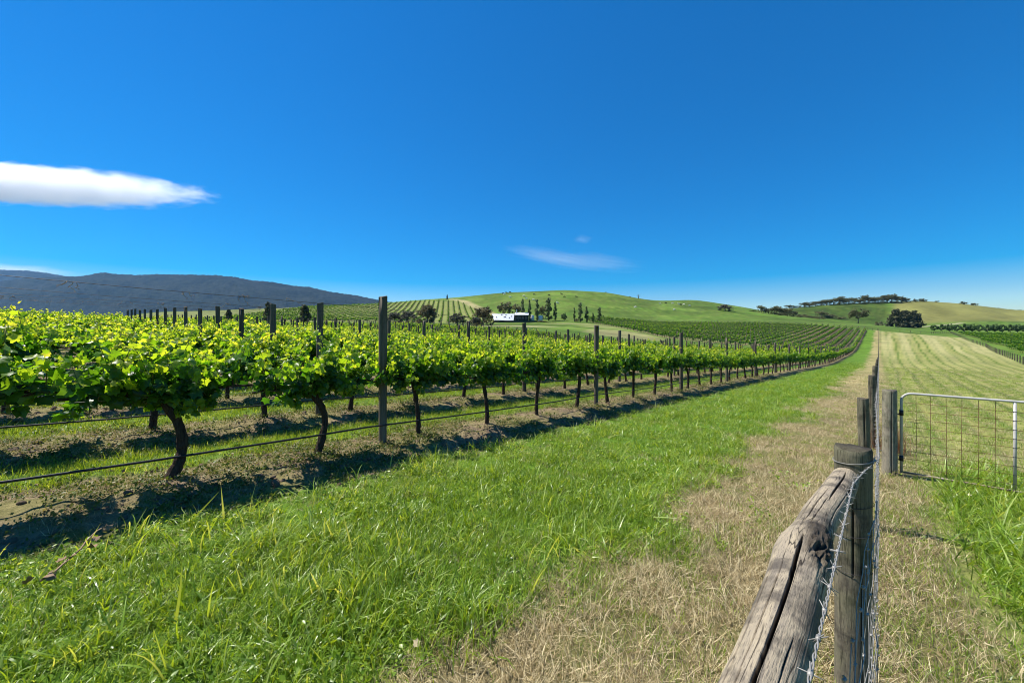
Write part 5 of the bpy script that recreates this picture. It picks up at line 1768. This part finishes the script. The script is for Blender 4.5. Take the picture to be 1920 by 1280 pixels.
for q, (px_, py_) in enumerate(black):
    x_, y_, z_ = raycast(px_, py_, 200, 480)
    o = link('cow', BC[q % 2], None, (x_, y_, z_ - .02), (0, 0, TH + (0.2, 3.3, -.2, 2.8)[q % 4]), (1.05, 1.05, 1.05))
    tag(o, 'black cow grazing near the crest of the round hill' if px_ < 1100 else 'black cow among the white cattle on the saddle', 'cow', 'black cattle on the hill')

# ------------------------------------------------------------------ clouds
def cloud_mat(name, dens, scale, stretch, lo, hi, seed, edge=1.0):
    m, nt, out = new_mat(name)
    tc = nt.nodes.new('ShaderNodeTexCoord').outputs['Object']
    mp = N(nt, 'ShaderNodeMapping', {'Vector': tc, 'Scale': stretch, 'Location': (seed, seed * .7, 0)}).outputs[0]
    n1 = noise(nt, scale, mp, 6, .62)
    ln = N(nt, 'ShaderNodeVectorMath', {0: tc}, operation='LENGTH').outputs['Value']
    body = math_(nt, 'SUBTRACT', 1.0, math_(nt, 'MULTIPLY', ln, 1.0))
    f = math_(nt, 'ADD', math_(nt, 'MULTIPLY', body, edge), math_(nt, 'SUBTRACT', n1, .5))
    d = N(nt, 'ShaderNodeMapRange', {0: f, 1: lo, 2: hi, 3: 0.0, 4: dens}, clamp=True).outputs[0]
    vol = N(nt, 'ShaderNodeVolumePrincipled', {'Color': (1, 1, 1, 1), 'Density': d, 'Anisotropy': .35})
    nt.links.new(vol.outputs[0], out.inputs['Volume'])
    return m
def cloud(px0, px1, py0, py1, z, label, mat, roll=0.0, thick=.22):
    import bmesh
    pc_, pr = (px0 + px1) / 2, (py0 + py1) / 2
    x_, y_ = to_world(pc_, z)
    bm = bmesh.new(); bmesh.ops.create_icosphere(bm, subdivisions=4, radius=1)
    me = bpy.data.meshes.new('cloud'); bm.to_mesh(me); bm.free(); me.materials.append(mat)
    half = (px1 - px0) / 2 * z / FPX
    o = link('cloud', me, None, (x_, y_, EYE + (HY - pr) * z / FPX), (0, roll, TH), (half, half * thick, (py1 - py0) / 2 * z / FPX))
    tag(o, label, 'cloud')
    return o
cloud(-415, 424, 301, 386, 6500, 'long white lens shaped cloud tapering to a point above the dark ranges', cloud_mat('lens_cloud', .0042, 3.4, (2.6, 1, .9), .10, .34, 2.0, 1.15), R_(3.5), .10)
cloud(925, 1150, 462, 504, 8500, 'thin wispy cloud streak low over the round green hill', cloud_mat('wispy_cloud', .0022, 2.1, (.7, 1, 1.7), .16, .70, 5.0, .75), R_(11), .12)
cloud(1010, 1235, 466, 516, 8900, 'fainter cloud streak trailing right of the thin wisp over the hill', cloud_mat('faint_wisp', .0017, 2.6, (.7, 1, 1.5), .18, .75, 9.0, .72), R_(6), .12)
cloud(1068, 1118, 437, 460, 8700, 'tiny faint puff of cloud above the thin wisps', cloud_mat('tiny_puff', .0016, 1.7, (1, 1, 1), .2, .8, 3.0, .8), R_(4), .4)
cloud(-420, 190, 486, 527, 15500, 'low white cloud bank behind the far blue range', cloud_mat('bank_cloud', .0005, 2.0, (2.0, 1, .6), .1, .5, 7.0, 1.1), R_(1.5), .14)

# ------------------------------------------------------------------ haze in the air
def haze():
    mb = MB(); mb.box((0, 0, 600), (31000, 31000, 1300))
    m, nt, out = new_mat('thin_haze')
    vol = N(nt, 'ShaderNodeVolumePrincipled', {'Color': (.24, .54, 1, 1), 'Density': 3.0e-5, 'Anisotropy': .2})
    nt.links.new(vol.outputs[0], out.inputs['Volume'])
    o = link('haze', mb.mesh('haze', [m]))
    return tag(o, kind='stuff')
haze()
